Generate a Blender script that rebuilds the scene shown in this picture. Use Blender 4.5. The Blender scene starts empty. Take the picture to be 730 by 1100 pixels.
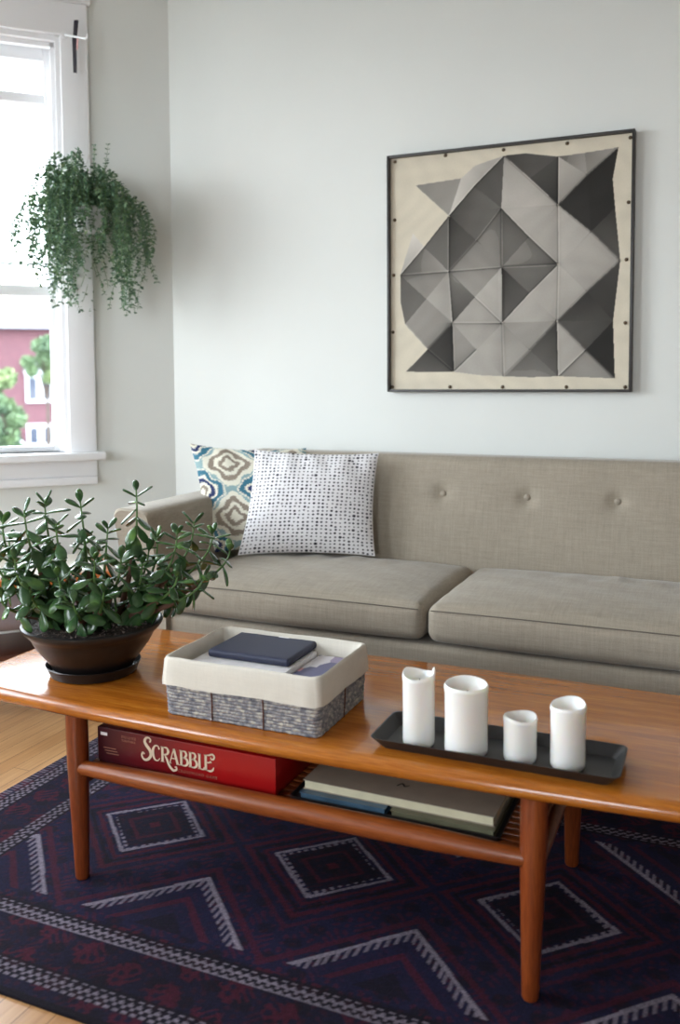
import bpy, math, random
import numpy as np
from mathutils import Vector, Matrix, Quaternion
from math import sin, cos, pi, radians
random.seed(7); rng = np.random.default_rng(7)
scene = bpy.context.scene
col = scene.collection

# ------------------------------------------------------------------ materials
def lin(r, g, b):
    f = lambda c: (c/255/12.92) if c/255 <= .04045 else ((c/255+.055)/1.055)**2.4
    return (f(r), f(g), f(b), 1)
class NT:
    def __init__(s, name):
        s.m = bpy.data.materials.new(name); s.m.use_nodes = True
        s.n = s.m.node_tree.nodes; s.l = s.m.node_tree.links
        s.b = s.n['Principled BSDF']
    def add(s, t, **k):
        n = s.n.new(t)
        for a, v in k.items(): setattr(n, a, v)
        return n
    def link(s, a, b): s.l.new(a, b)
    def coords(s, scale=(1,1,1), kind='Object', rot=(0,0,0)):
        tc = s.add('ShaderNodeTexCoord'); mp = s.add('ShaderNodeMapping')
        mp.inputs['Scale'].default_value = scale; mp.inputs['Rotation'].default_value = rot
        s.link(tc.outputs[kind], mp.inputs['Vector']); return mp.outputs['Vector']
    def noise(s, vec, scale, detail=3, rough=.5):
        n = s.add('ShaderNodeTexNoise'); n.inputs['Scale'].default_value = scale
        n.inputs['Detail'].default_value = detail; n.inputs['Roughness'].default_value = rough
        if vec is not None: s.link(vec, n.inputs['Vector'])
        return n.outputs['Fac']
    def ramp(s, fac, stops):
        r = s.add('ShaderNodeValToRGB'); e = r.color_ramp.elements
        while len(e) < len(stops): e.new(.5)
        for el, (p, c) in zip(e, stops): el.position = p; el.color = c
        s.link(fac, r.inputs['Fac']); return r.outputs['Color']
    def mix(s, fac, a, b, mode='MIX'):
        m = s.add('ShaderNodeMix', data_type='RGBA', blend_type=mode)
        for sock, v in ((m.inputs[0], fac), (m.inputs[6], a), (m.inputs[7], b)):
            if hasattr(v, 'links'): s.link(v, sock)
            else: sock.default_value = v
        return m.outputs[2]
    def bump(s, h, strength=.3, dist=.001):
        b = s.add('ShaderNodeBump'); b.inputs['Strength'].default_value = strength
        b.inputs['Distance'].default_value = dist; s.link(h, b.inputs['Height'])
        s.link(b.outputs['Normal'], s.b.inputs['Normal'])
    def base(s, c):
        if hasattr(c, 'links'): s.link(c, s.b.inputs['Base Color'])
        else: s.b.inputs['Base Color'].default_value = c
    def set(s, **k):
        for a, v in k.items(): s.b.inputs[a.replace('_', ' ')].default_value = v
        return s

def plain(name, c, rough=.5, nscale=40, var=.06, bump=.0, **k):
    t = NT(name); v = t.coords()
    f = t.noise(v, nscale, 3)
    lo = tuple(x*(1-var) for x in c[:3])+(1,); hi = tuple(min(1, x*(1+var)) for x in c[:3])+(1,)
    t.base(t.ramp(f, [(.3, lo), (.7, hi)])); t.set(Roughness=rough, **k)
    if bump: t.bump(f, bump, .002)
    return t.m

M = {}
M['wall'] = plain('wall_paint', lin(221, 223, 219), .75, 3, .015)
M['trim'] = plain('white_trim_paint', lin(236, 236, 238), .35, 6, .01)
M['wall_far'] = plain('darkened_wall_paint', lin(128, 120, 112), .8, 3, .015)  # unseen walls darkened to cut the bounced fill light
M['ceil'] = plain('ceiling_paint', lin(228, 228, 226), .8, 3, .01)

def floor_mat():
    t = NT('oak_floor'); v = t.coords(rot=(0, 0, pi/2))
    br = t.add('ShaderNodeTexBrick'); t.link(v, br.inputs['Vector'])
    for k, x in (('Scale', 1), ('Mortar Size', .0009), ('Brick Width', 1.1), ('Row Height', .057), ('Bias', 0)): br.inputs[k].default_value = x
    br.inputs['Color1'].default_value = lin(205, 160, 112); br.inputs['Color2'].default_value = lin(186, 138, 90)
    br.inputs['Mortar'].default_value = lin(110, 75, 45)
    v2 = t.coords(scale=(30, 1.5, 1))
    g = t.noise(v2, 3, 6, .6)
    c = t.mix(.6, br.outputs['Color'], t.ramp(g, [(.3, lin(190, 170, 150)), (.7, (1, 1, 1, 1))]), 'MULTIPLY')
    t.base(c); t.set(Roughness=.28); return t.m
M['floor'] = floor_mat()

def wood_mat(name, dark, mid, light, rough=.25, coat=.35, stretch=(1.2, 22, 22), sc=2.2):
    t = NT(name); v = t.coords(scale=stretch)
    a = t.noise(v, sc, 6, .62); b = t.noise(t.coords(scale=tuple(x*4 for x in stretch)), sc*2, 3, .5)
    c = t.ramp(a, [(.28, dark), (.5, mid), (.74, light)])
    c = t.mix(.35, c, t.ramp(b, [(.35, lin(170, 140, 120)), (.6, (1, 1, 1, 1))]), 'MULTIPLY')
    t.base(c); t.set(Roughness=rough, Coat_Weight=coat, Coat_Roughness=.07)
    t.bump(b, .06, .0006); return t.m
M['teak'] = wood_mat('teak_tabletop', lin(148, 80, 22), lin(176, 102, 30), lin(196, 124, 42), .22, .5)
M['teak_leg_shaded'] = wood_mat('teak_turned_shaded', lin(112, 50, 18), lin(134, 62, 24), lin(150, 76, 30), .35, .15, (22, 22, 1.5))  # leg colour darkened to carry the shade under the tabletop
M['teak_rail_shaded'] = wood_mat('teak_rail_shaded', lin(118, 56, 20), lin(142, 72, 28), lin(160, 86, 36), .35, .15)  # same teak, under-table shade put into the rail and shelf colour
M['orange_wood'] = wood_mat('orange_brown_wood', lin(170, 92, 36), lin(196, 112, 48), lin(208, 128, 58), .35, .2)
M['dark_wood'] = wood_mat('dark_brown_wood', lin(70, 34, 22), lin(86, 44, 28), lin(100, 54, 34), .4, .1)

def fabric(name, c, s=1.0, var=.22, bumpd=.0012, sheen=.0):
    t = NT(name)
    vx = t.noise(t.coords(scale=(260*s, 14*s, 14*s)), 1, 4, .7)
    vz = t.noise(t.coords(scale=(14*s, 60*s, 260*s)), 1, 4, .7)
    w = t.noise(t.coords(), 700*s, 2)
    m1 = t.add('ShaderNodeMath', operation='ADD'); t.link(vx, m1.inputs[0]); t.link(vz, m1.inputs[1])
    m2 = t.add('ShaderNodeMath', operation='MULTIPLY'); t.link(m1.outputs[0], m2.inputs[0]); m2.inputs[1].default_value = .5
    f = t.mix(.35, m2.outputs[0], w)
    lo = tuple(x*(1-var) for x in c[:3])+(1,); hi = tuple(min(1, x*(1+var)) for x in c[:3])+(1,)
    t.base(t.ramp(f, [(.36, lo), (.64, hi)])); t.set(Roughness=.9, Specular_IOR_Level=.35, Sheen_Weight=sheen, Sheen_Roughness=.35)
    t.bump(f, .5, bumpd); return t.m
M['linen'] = fabric('taupe_linen', lin(157, 147, 132), sheen=.25)
M['seam'] = plain('seam_thread', lin(110, 102, 92), .9)
M['liner'] = fabric('cream_cotton', lin(214, 208, 196), 1.6, .07, .0006)
M['grey_cloth'] = fabric('grey_cloth', lin(150, 140, 145), 1.2, .1, .0006)

def vcol(name, rough=.85, weave=900, bump=.3, dist=.0008, var=.0, coat=0):
    t = NT(name); a = t.add('ShaderNodeVertexColor', layer_name='Col')
    n = t.noise(t.coords(), weave, 2)
    c = a.outputs['Color']
    if var: c = t.mix(var, c, t.ramp(n, [(.35, lin(120, 120, 120)), (.65, (1, 1, 1, 1))]), 'MULTIPLY')
    t.base(c); t.set(Roughness=rough, Specular_IOR_Level=.25); t.bump(n, bump, dist); return t.m
M['rug'] = vcol('woven_wool_rug', .95, 420, .6, .003, .5)
M['canvas'] = vcol('creased_canvas', .8, 800, .25, .0008)
M['print'] = vcol('printed_cotton', .9, 900, .3, .0006)
M['cover'] = vcol('magazine_cover', .35, 200, 0, .0001)

M['black_frame'] = plain('black_painted_frame', lin(42, 38, 36), .4)
M['tack'] = plain('brass_tack', lin(84, 70, 52), .4, Metallic=.6)
M['wax'] = NT('white_wax').set(Base_Color=lin(238, 236, 232), Roughness=.45, Subsurface_Weight=.35, Subsurface_Radius=(.02, .014, .009), Subsurface_Scale=1.0).m
M['wick'] = plain('wick', lin(70, 62, 50), .9)
M['black_metal'] = plain('black_tray_metal', lin(38, 37, 38), .42, 90, .12)
M['black_pot'] = plain('black_glazed_pot', lin(24, 21, 22), .38, 30, .1)
M['white_pot'] = plain('white_plastic', lin(225, 225, 228), .4)
def soil():
    t = NT('potting_soil'); v = t.coords(); f = t.noise(v, 160, 4, .7)
    t.base(t.ramp(f, [(.3, lin(20, 14, 12)), (.55, lin(52, 38, 32)), (.66, lin(120, 105, 95))])); t.set(Roughness=.8); t.bump(f, 1, .006); return t.m
M['soil'] = soil()
def leafm(name, a, b, c, rough, sc, trans=.0, coat=0):
    t = NT(name); f = t.noise(t.coords(), sc, 2)
    t.base(t.ramp(f, [(.3, a), (.55, b), (.75, c)])); t.set(Roughness=rough, Transmission_Weight=0, Coat_Weight=coat, Coat_Roughness=.2)
    return t.m
M['jade_leaf'] = leafm('jade_leaf', lin(46, 76, 46), lin(66, 100, 58), lin(100, 140, 68), .24, 26, 0, .3)
M['vine_leaf'] = leafm('vine_leaf', lin(58, 90, 70), lin(98, 130, 100), lin(156, 176, 136), .5, 40)
M['bark'] = plain('succulent_bark', lin(110, 78, 62), .8, 60, .25, .4)
M['green_stem'] = plain('green_stem', lin(88, 124, 62), .5)
M['tree_leaf'] = leafm('tree_leaf', lin(52, 74, 54), lin(76, 96, 62), lin(104, 118, 78), .7, 1.2)
M['navy'] = plain('navy_leatherette', lin(44, 48, 72), .55, 300, .05, .1)
M['paper'] = plain('white_paper', lin(232, 230, 232), .7)
M['cream_paper'] = plain('cream_page_edges', lin(214, 206, 176), .8)
M['cream_cover'] = plain('faded_beige_cover', lin(160, 148, 132), .5, 20, .08)
M['teal_cover'] = vcol('glossy_magazine', .3, 200, 0, .0001)
M['red_box'] = None
M['ink'] = plain('cream_ink', lin(222, 205, 178), .6, 40, .02)
M['ink_dim'] = plain('dull_gold_ink', lin(150, 104, 84), .6, 40, .02)
M['ink_black'] = plain('black_ink', lin(45, 40, 38), .6, 40, .02)
M['strap'] = plain('black_strap', lin(36, 32, 44), .5)
M['pink'] = plain('pink_rubber', lin(226, 176, 176), .5)
M['string'] = plain('white_cord', lin(206, 200, 196), .8)
def brick():
    t = NT('red_brick'); br = t.add('ShaderNodeTexBrick'); t.link(t.coords(rot=(pi/2, 0, 0)), br.inputs['Vector'])
    for k, x in (('Scale', 1), ('Mortar Size', .008), ('Brick Width', .22), ('Row Height', .075)): br.inputs[k].default_value = x
    br.inputs['Color1'].default_value = lin(82, 46, 54); br.inputs['Color2'].default_value = lin(70, 38, 48); br.inputs['Mortar'].default_value = lin(92, 70, 72)
    t.base(br.outputs['Color']); t.set(Roughness=.9); return t.m
M['brick'] = brick()
M['roof'] = plain('slate_roof', lin(66, 68, 80), .8)
M['ext_white'] = plain('white_house_trim', lin(170, 172, 176), .6)
M['tree_bark'] = plain('tree_bark', lin(60, 50, 44), .9)
M['ext_glass'] = plain('dark_glass', lin(46, 52, 66), .1)
M['asphalt'] = plain('street_ground', lin(120, 120, 116), .9, 2)
def glass():
    t = NT('window_glass'); n = t.n; n.remove(t.b)
    tr = t.add('ShaderNodeBsdfTransparent'); tr.inputs[0].default_value = (.97, .98, .98, 1)
    gl = t.add('ShaderNodeBsdfGlossy'); gl.inputs['Roughness'].default_value = .02
    mx = t.add('ShaderNodeMixShader'); mx.inputs[0].default_value = .05
    t.link(tr.outputs[0], mx.inputs[1]); t.link(gl.outputs[0], mx.inputs[2]); t.link(mx.outputs[0], n['Material Output'].inputs[0])
    return t.m
M['glass'] = glass()

# ------------------------------------------------------------------ mesh helpers
class G:
    def __init__(s): s.v = []; s.f = []; s.mi = []
    def add(s, vs, fs, mi=0):
        o = len(s.v); s.v += [tuple(v) for v in vs]; s.f += [tuple(i+o for i in f) for f in fs]; s.mi += [mi]*len(fs); return s
    def box(s, a, b, mi=0, mat=None):
        x0, y0, z0 = a; x1, y1, z1 = b
        vs = [(x0,y0,z0),(x1,y0,z0),(x1,y1,z0),(x0,y1,z0),(x0,y0,z1),(x1,y0,z1),(x1,y1,z1),(x0,y1,z1)]
        if mat: vs = [mat @ Vector(v) for v in vs]
        return s.add(vs, [(0,3,2,1),(4,5,6,7),(0,1,5,4),(1,2,6,5),(2,3,7,6),(3,0,4,7)], mi)
    def tube(s, pts, rad, n=10, mi=0, caps=True):
        pts = [Vector(p) for p in pts]
        if not hasattr(rad, '__len__'): rad = [rad]*len(pts)
        o = []; up = None
        for i, p in enumerate(pts):
            d = (pts[min(i+1, len(pts)-1)]-pts[max(i-1, 0)])
            d = d.normalized() if d.length > 1e-9 else Vector((0, 0, 1))
            if up is None:
                up = Vector((0, 0, 1)) if abs(d.z) < .9 else Vector((1, 0, 0))
            a = (up - d*up.dot(d)); a = a.normalized() if a.length > 1e-6 else d.orthogonal().normalized()
            up = a; b = d.cross(a)
            for k in range(n):
                t = 2*pi*k/n; o.append(p+(a*cos(t)+b*sin(t))*rad[i])
        fs = [(i*n+k, i*n+(k+1) % n, (i+1)*n+(k+1) % n, (i+1)*n+k) for i in range(len(pts)-1) for k in range(n)]
        if caps: fs += [tuple(range(n))[::-1], tuple((len(pts)-1)*n+k for k in range(n))]
        return s.add(o, fs, mi)
    def lathe(s, prof, n=48, c=(0,0), mi=0, zf=None, cap0=True, cap1=True):
        o = []
        for j, (r, z) in enumerate(prof):
            for k in range(n):
                t = 2*pi*k/n; dz = zf(j, t) if zf else 0
                o.append((c[0]+r*cos(t), c[1]+r*sin(t), z+dz))
        m = len(prof)
        fs = [(j*n+k, j*n+(k+1) % n, (j+1)*n+(k+1) % n, (j+1)*n+k) for j in range(m-1) for k in range(n)]
        if cap0: fs.append(tuple(range(n))[::-1])
        if cap1: fs.append(tuple((m-1)*n+k for k in range(n)))
        return s.add(o, fs, mi)
    def rings(s, rings, mi=0, cap0=True, cap1=True):
        n = len(rings[0]); o = [p for r in rings for p in r]
        fs = [(j*n+k, j*n+(k+1) % n, (j+1)*n+(k+1) % n, (j+1)*n+k) for j in range(len(rings)-1) for k in range(n)]
        if cap0: fs.append(tuple(range(n))[::-1])
        if cap1: fs.append(tuple((len(rings)-1)*n+k for k in range(n)))
        return s.add(o, fs, mi)
    def obj(s, name, mats, parent=None, smooth=True, bevel=0, angle=35, loc=None):
        me = bpy.data.meshes.new(name); me.from_pydata([tuple(v) for v in s.v], [], s.f)
        if not isinstance(mats, (list, tuple)): mats = [mats]
        for m in mats: me.materials.append(m)
        me.polygons.foreach_set('material_index', s.mi)
        me.validate(); me.update()
        if smooth:
            me.polygons.foreach_set('use_smooth', [True]*len(me.polygons))
            me.set_sharp_from_angle(angle=radians(angle))
        o = bpy.data.objects.new(name, me); col.objects.link(o)
        if parent: o.parent = parent
        if loc: o.location = loc
        if bevel:
            b = o.modifiers.new('bevel', 'BEVEL'); b.width = bevel; b.segments = 3; b.limit_method = 'ANGLE'; b.angle_limit = radians(40)
            for p in me.polygons: p.use_smooth = True
        return o

def rrect(hx, hy, r, z, n=6, c=(0, 0)):
    out = []
    r = max(1e-4, min(r, hx-1e-4, hy-1e-4))
    for (sx, sy, a0) in ((1, 1, 0), (-1, 1, pi/2), (-1, -1, pi), (1, -1, 3*pi/2)):
        for k in range(n+1):
            a = a0+pi/2*k/n
            out.append((c[0]+sx*(hx-r)+r*cos(a), c[1]+sy*(hy-r)+r*sin(a), z))
    return out

def thing(name, label, cat, loc=(0, 0, 0), rz=0, group=None):
    o = bpy.data.objects.new(name, None); col.objects.link(o); o.empty_display_size = .05
    o.location = loc; o.rotation_euler = (0, 0, rz); o['label'] = label; o['category'] = cat
    if group: o['group'] = group
    return o
def tag(o, label, cat, group=None):
    o['label'] = label; o['category'] = cat
    if group: o['group'] = group
    return o
def struct(o): o['kind'] = 'structure'; return o
def sstep(a, b, x): t = np.clip((x-a)/(b-a), 0, 1); return t*t*(3-2*t)
def set_vcol(o, rgb):
    me = o.data; a = me.color_attributes.new('Col', 'FLOAT_COLOR', 'POINT')
    c = np.ones((len(me.vertices), 4), np.float32); c[:, :3] = rgb; a.data.foreach_set('color', c.ravel())
def grid(nx, ny, fn):
    """fn(u,v) arrays -> xyz ; returns G"""
    u, v = np.meshgrid(np.linspace(0, 1, nx), np.linspace(0, 1, ny))
    x, y, z = fn(u, v); P = np.stack([x.ravel(), y.ravel(), z.ravel()], 1)
    g = G(); idx = lambda i, j: j*nx+i
    g.v = [tuple(p) for p in P.tolist()]
    g.f = [(idx(i, j), idx(i+1, j), idx(i+1, j+1), idx(i, j+1)) for j in range(ny-1) for i in range(nx-1)]
    g.mi = [0]*len(g.f); return g, u.ravel(), v.ravel()

def softbox(size, r, n, fn=None):
    """rounded box of full size, centre 0; returns G; fn(P)->P post-deform on numpy verts"""
    h = np.array(size)/2
    def axis(hh, k):
        e = np.linspace(0, 1, 5)**1.0*r
        mid = np.linspace(-hh+r, hh-r, max(2, k))
        return np.concatenate([-hh+e[:-1], mid, (hh-e[:-1])[::-1]])
    ax = [axis(h[i], n[i]) for i in range(3)]
    L = [len(a) for a in ax]; ids = {}; vs = []; fs = []
    def vid(i, j, k):
        key = (i, j, k)
        if key not in ids: ids[key] = len(vs); vs.append((ax[0][i], ax[1][j], ax[2][k]))
        return ids[key]
    for i in range(L[0]-1):
        for j in range(L[1]-1):
            fs.append((vid(i,j,0), vid(i,j+1,0), vid(i+1,j+1,0), vid(i+1,j,0))); K = L[2]-1
            fs.append((vid(i,j,K), vid(i+1,j,K), vid(i+1,j+1,K), vid(i,j+1,K)))
    for i in range(L[0]-1):
        for k in range(L[2]-1):
            fs.append((vid(i,0,k), vid(i+1,0,k), vid(i+1,0,k+1), vid(i,0,k+1))); J = L[1]-1
            fs.append((vid(i,J,k), vid(i,J,k+1), vid(i+1,J,k+1), vid(i+1,J,k)))
    for j in range(L[1]-1):
        for k in range(L[2]-1):
            fs.append((vid(0,j,k), vid(0,j,k+1), vid(0,j+1,k+1), vid(0,j+1,k))); I = L[0]-1
            fs.append((vid(I,j,k), vid(I,j+1,k), vid(I,j+1,k+1), vid(I,j,k+1)))
    P = np.array(vs); Q = np.clip(P, -(h-r), h-r); D = P-Q; l = np.linalg.norm(D, axis=1)
    # spread so that faces stay flat
    s = np.max(np.abs(D), axis=1); ok = l > 1e-9
    P[ok] = Q[ok]+D[ok]/l[ok, None]*np.maximum(s[ok, None], 0)
    if fn is not None: P = fn(P, h)
    g = G(); g.v = [tuple(p) for p in P.tolist()]; g.f = fs; g.mi = [0]*len(fs); return g

def extrude_profile(prof, y0, y1, r_end=.0):
    """closed profile list (x,z), extruded along y"""
    g = G()
    cx = sum(p[0] for p in prof)/len(prof); cz = sum(p[1] for p in prof)/len(prof)
    def ring(y, s): return [(cx+(p[0]-cx)*(1-s*.0)-(0 if not s else (1 if p[0] > cx else -1)*s), y, cz+(p[1]-cz)-(0 if not s else (1 if p[1] > cz else -1)*s)) for p in prof]
    if r_end:
        R = [ring(y0, r_end), ring(y0+r_end*.3, r_end*.3), ring(y0+r_end, 0), ring(y1-r_end, 0), ring(y1, r_end)]
    else: R = [ring(y0, 0), ring(y1, 0)]
    g.rings(R); return g

def text_mesh(name, body, size, mat, parent, loc, rot, spacing=1.0, shear=0):
    cu = bpy.data.curves.new(name, 'FONT'); cu.body = body; cu.size = size; cu.extrude = .0002; cu.space_character = spacing; cu.shear = shear
    o = bpy.data.objects.new(name, cu); col.objects.link(o)
    bpy.context.view_layer.update()
    me = bpy.data.meshes.new_from_object(o.evaluated_get(bpy.context.evaluated_depsgraph_get()))
    bpy.data.objects.remove(o); me.materials.clear(); me.materials.append(mat)
    o2 = bpy.data.objects.new(name, me); col.objects.link(o2); o2.parent = parent; o2.location = loc; o2.rotation_euler = rot; return o2

# ------------------------------------------------------------------ camera
C = Vector((2.022, -3.009, 1.112)); F_PX, CY = 951.995, 466.838
pt, ya, ro = radians(3.608), radians(23.352), radians(-.318)
fw = Vector((-sin(ya)*cos(pt), cos(ya)*cos(pt), -sin(pt))); r_ = Vector((cos(ya), sin(ya), 0)); u_ = r_.cross(fw)
R_ = r_*cos(ro)+u_*sin(ro); U_ = u_*cos(ro)-r_*sin(ro)
cam = bpy.data.cameras.new('camera'); co = bpy.data.objects.new('camera', cam); col.objects.link(co)
m = Matrix((R_, U_, -fw)).transposed().to_4x4(); m.translation = C; co.matrix_world = m
cam.sensor_fit = 'HORIZONTAL'; cam.sensor_width = 36; cam.lens = F_PX/730*36
cam.shift_y = -(550-CY)/730; cam.clip_start = .05; cam.clip_end = 400
cam.dof.use_dof = True; cam.dof.focus_distance = 2.2; cam.dof.aperture_fstop = 4.2
scene.camera = co

# ------------------------------------------------------------------ the room
CEIL = 2.78
def wallm(o, a): return Matrix.Translation(o) @ Matrix.Rotation(a, 4, 'Z')
def wall(name, mat, L, holes=(), t=.16, h=CEIL, s0=0.0, paint='wall'):
    """local frame: x along the wall, room on +y, wall body in y<0"""
    g = G(); x = s0
    for (a, b, z0, z1) in sorted(holes):
        g.box((x, -t, 0), (a, 0, h), mat=mat); g.box((a, -t, 0), (b, 0, z0), mat=mat); g.box((a, -t, z1), (b, 0, h), mat=mat); x = b
    g.box((x, -t, 0), (L, 0, h), mat=mat)
    return struct(g.obj(name, M[paint], smooth=False))
def window(name, mat, a, b, z0, z1, ext=0.0):
    """casing, jamb, sashes, glass, stool and apron around an opening"""
    root = bpy.data.objects.new(name, None); col.objects.link(root); root.matrix_world = mat; root['kind'] = 'structure'
    cw = .105
    g = G()   # casing
    g.box((a-cw, 0, z0-.0), (a-.006, .022, z1+.006)); g.box((b+.006, 0, z0), (b+cw, .022, z1+.006))
    g.box((a-cw, 0, z1+.006), (b+cw, .022, z1+.125))
    g.box((a-cw-.012, 0, z1+.125), (b+cw+.012, .034, z1+.15))
    g.obj('casing', M['trim'], root, smooth=False, bevel=.003)
    g = G()   # jamb with stops
    for (s0, s1) in ((a-.006, a+.012), (b-.012, b+.006)):
        g.box((s0, -.16, z0), (s1, .004, z1))
    g.box((a+.012, -.16, z1-.014), (b-.012, .004, z1+.006)); g.box((a+.012, -.18, z0-.02), (b-.012, 0, z0))
    g.box((a+.012, -.045, z0), (a+.028, -.02, z1)); g.box((b-.028, -.045, z0), (b-.012, -.02, z1)); g.box((a+.012, -.045, z1-.032), (b-.012, -.02, z1-.014))
    g.obj('jamb', M['trim'], root, smooth=False)
    zm = z0+.61
    def sash(nm, y0, y1, s0, s1, za, zb, bot, top, side, mun=None):
        q = G()
        q.box((s0, y0, za), (s0+side, y1, zb)); q.box((s1-side, y0, za), (s1, y1, zb))
        q.box((s0+side, y0, za), (s1-side, y1, za+bot)); q.box((s0+side, y0, zb-top), (s1-side, y1, zb))
        if mun: q.box((s0+side, y0+.005, mun-.019), (s1-side, y1-.005, mun+.019))
        so = q.obj(nm, M['trim'], root, smooth=False, bevel=.003)
        p = G(); ym = (y0+y1)/2; p.box((s0+side-.003, ym-.002, za+bot-.003), (s1-side+.003, ym+.002, zb-top+.003)); p.obj('pane', M['glass'], so, smooth=False)
    sash('lower_sash', -.085, -.05, a+.012, b-.012, z0, zm+.03, .024, .04, .038)
    sash('upper_sash', -.13, -.092, a+.012, b-.012, zm-.01, z1-.014, .04, .05, .038, mun=z1-.205)
    g = G(); g.box((a+.012, -.15, zm+.115), (b-.012, -.135, zm+.127)); g.obj('storm_rail', M['trim'], root, smooth=False)
    g = G(); g.box((a-cw-.03, -.02, z0-.03), (b+cw+.03, .065, z0)); g.obj('stool', M['trim'], root, smooth=False, bevel=.005)
    g = G(); g.box((a-cw, 0, z0-.095), (b+cw, .02, z0-.03)); g.box((a-cw, 0, z0-.125), (b+cw, .032, z0-.095)); g.obj('apron', M['trim'], root, smooth=False, bevel=.003)
    return root
# left bay wall runs from the corner (0,0) towards (-1,-1)
W1 = wallm((0, 0, 0), radians(225))   # local +x = (-.707,-.707), local +y = (.707,-.707)
a1, b1, z0w, z1w = .415, 1.23, .835, 2.395
S1 = 1.62
wall('wall_left', W1, S1+.07, [(a1, b1, z0w, z1w)], s0=-.0)
window('window_1', W1, a1, b1, z0w, z1w)
pA = Vector((-S1*.7071, -S1*.7071, 0))
W2 = wallm(pA, radians(270)); L2 = 1.95
wall('wall_bay', W2, L2, [(.2, 1.75, z0w, z1w)])
window('window_2', W2, .2, 1.75, z0w, z1w)
pB = pA+Vector((0, -L2, 0)); W3 = wallm(pB, radians(315))
wall('wall_bay_front', W3, S1, [(.4, 1.2, z0w, z1w)])
window('window_3', W3, .4, 1.2, z0w, z1w)
pC = pB+Vector((S1*.7071, -S1*.7071, 0))
XR, YF = 4.6, -6.2
W4 = wallm(pC, radians(270)); wall('wall_front_left', W4, pC.y-YF, [], paint='wall_far')
g = G(); g.box((-.12, 0, 0), (XR+.16, .16, CEIL)); struct(g.obj('wall_back', M['wall'], smooth=False))
W5 = wallm((XR, YF, 0), radians(90)); wall('wall_right', W5, -YF, [], paint='wall_far')
W6 = wallm((0, YF, 0), 0); wall('wall_front', W6, XR, [(1.0, 2.3, .8, 2.4)], paint='wall_far')
window('added_fill_window', W6, 1.0, 2.3, .8, 2.4)  # unseen window added behind the camera as fill light
g = G(); g.box((-1.5, YF-.16, -.12), (XR+.16, .16, 0)); struct(g.obj('floor', M['floor'], smooth=False))
g = G(); g.box((-1.5, YF-.16, CEIL), (XR+.16, .16, CEIL+.12)); struct(g.obj('ceiling', M['ceil'], smooth=False))
def baseboard(name, mat, a, b):
    g = G(); g.box((a, 0, 0), (b, .014, .12), mat=mat); g.box((a, 0, .12), (b, .02, .135), mat=mat); g.box((a, 0, 0), (b, .026, .02), mat=mat); struct(g.obj(name, M['trim'], smooth=False))
baseboard('baseboard_left', W1, .02, S1-.01); baseboard('baseboard_bay', W2, .01, L2-.01)
baseboard('baseboard_back', wallm((XR, 0, 0), pi), .01, XR-.02); baseboard('baseboard_right', W5, .02, -YF-.02)

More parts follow.
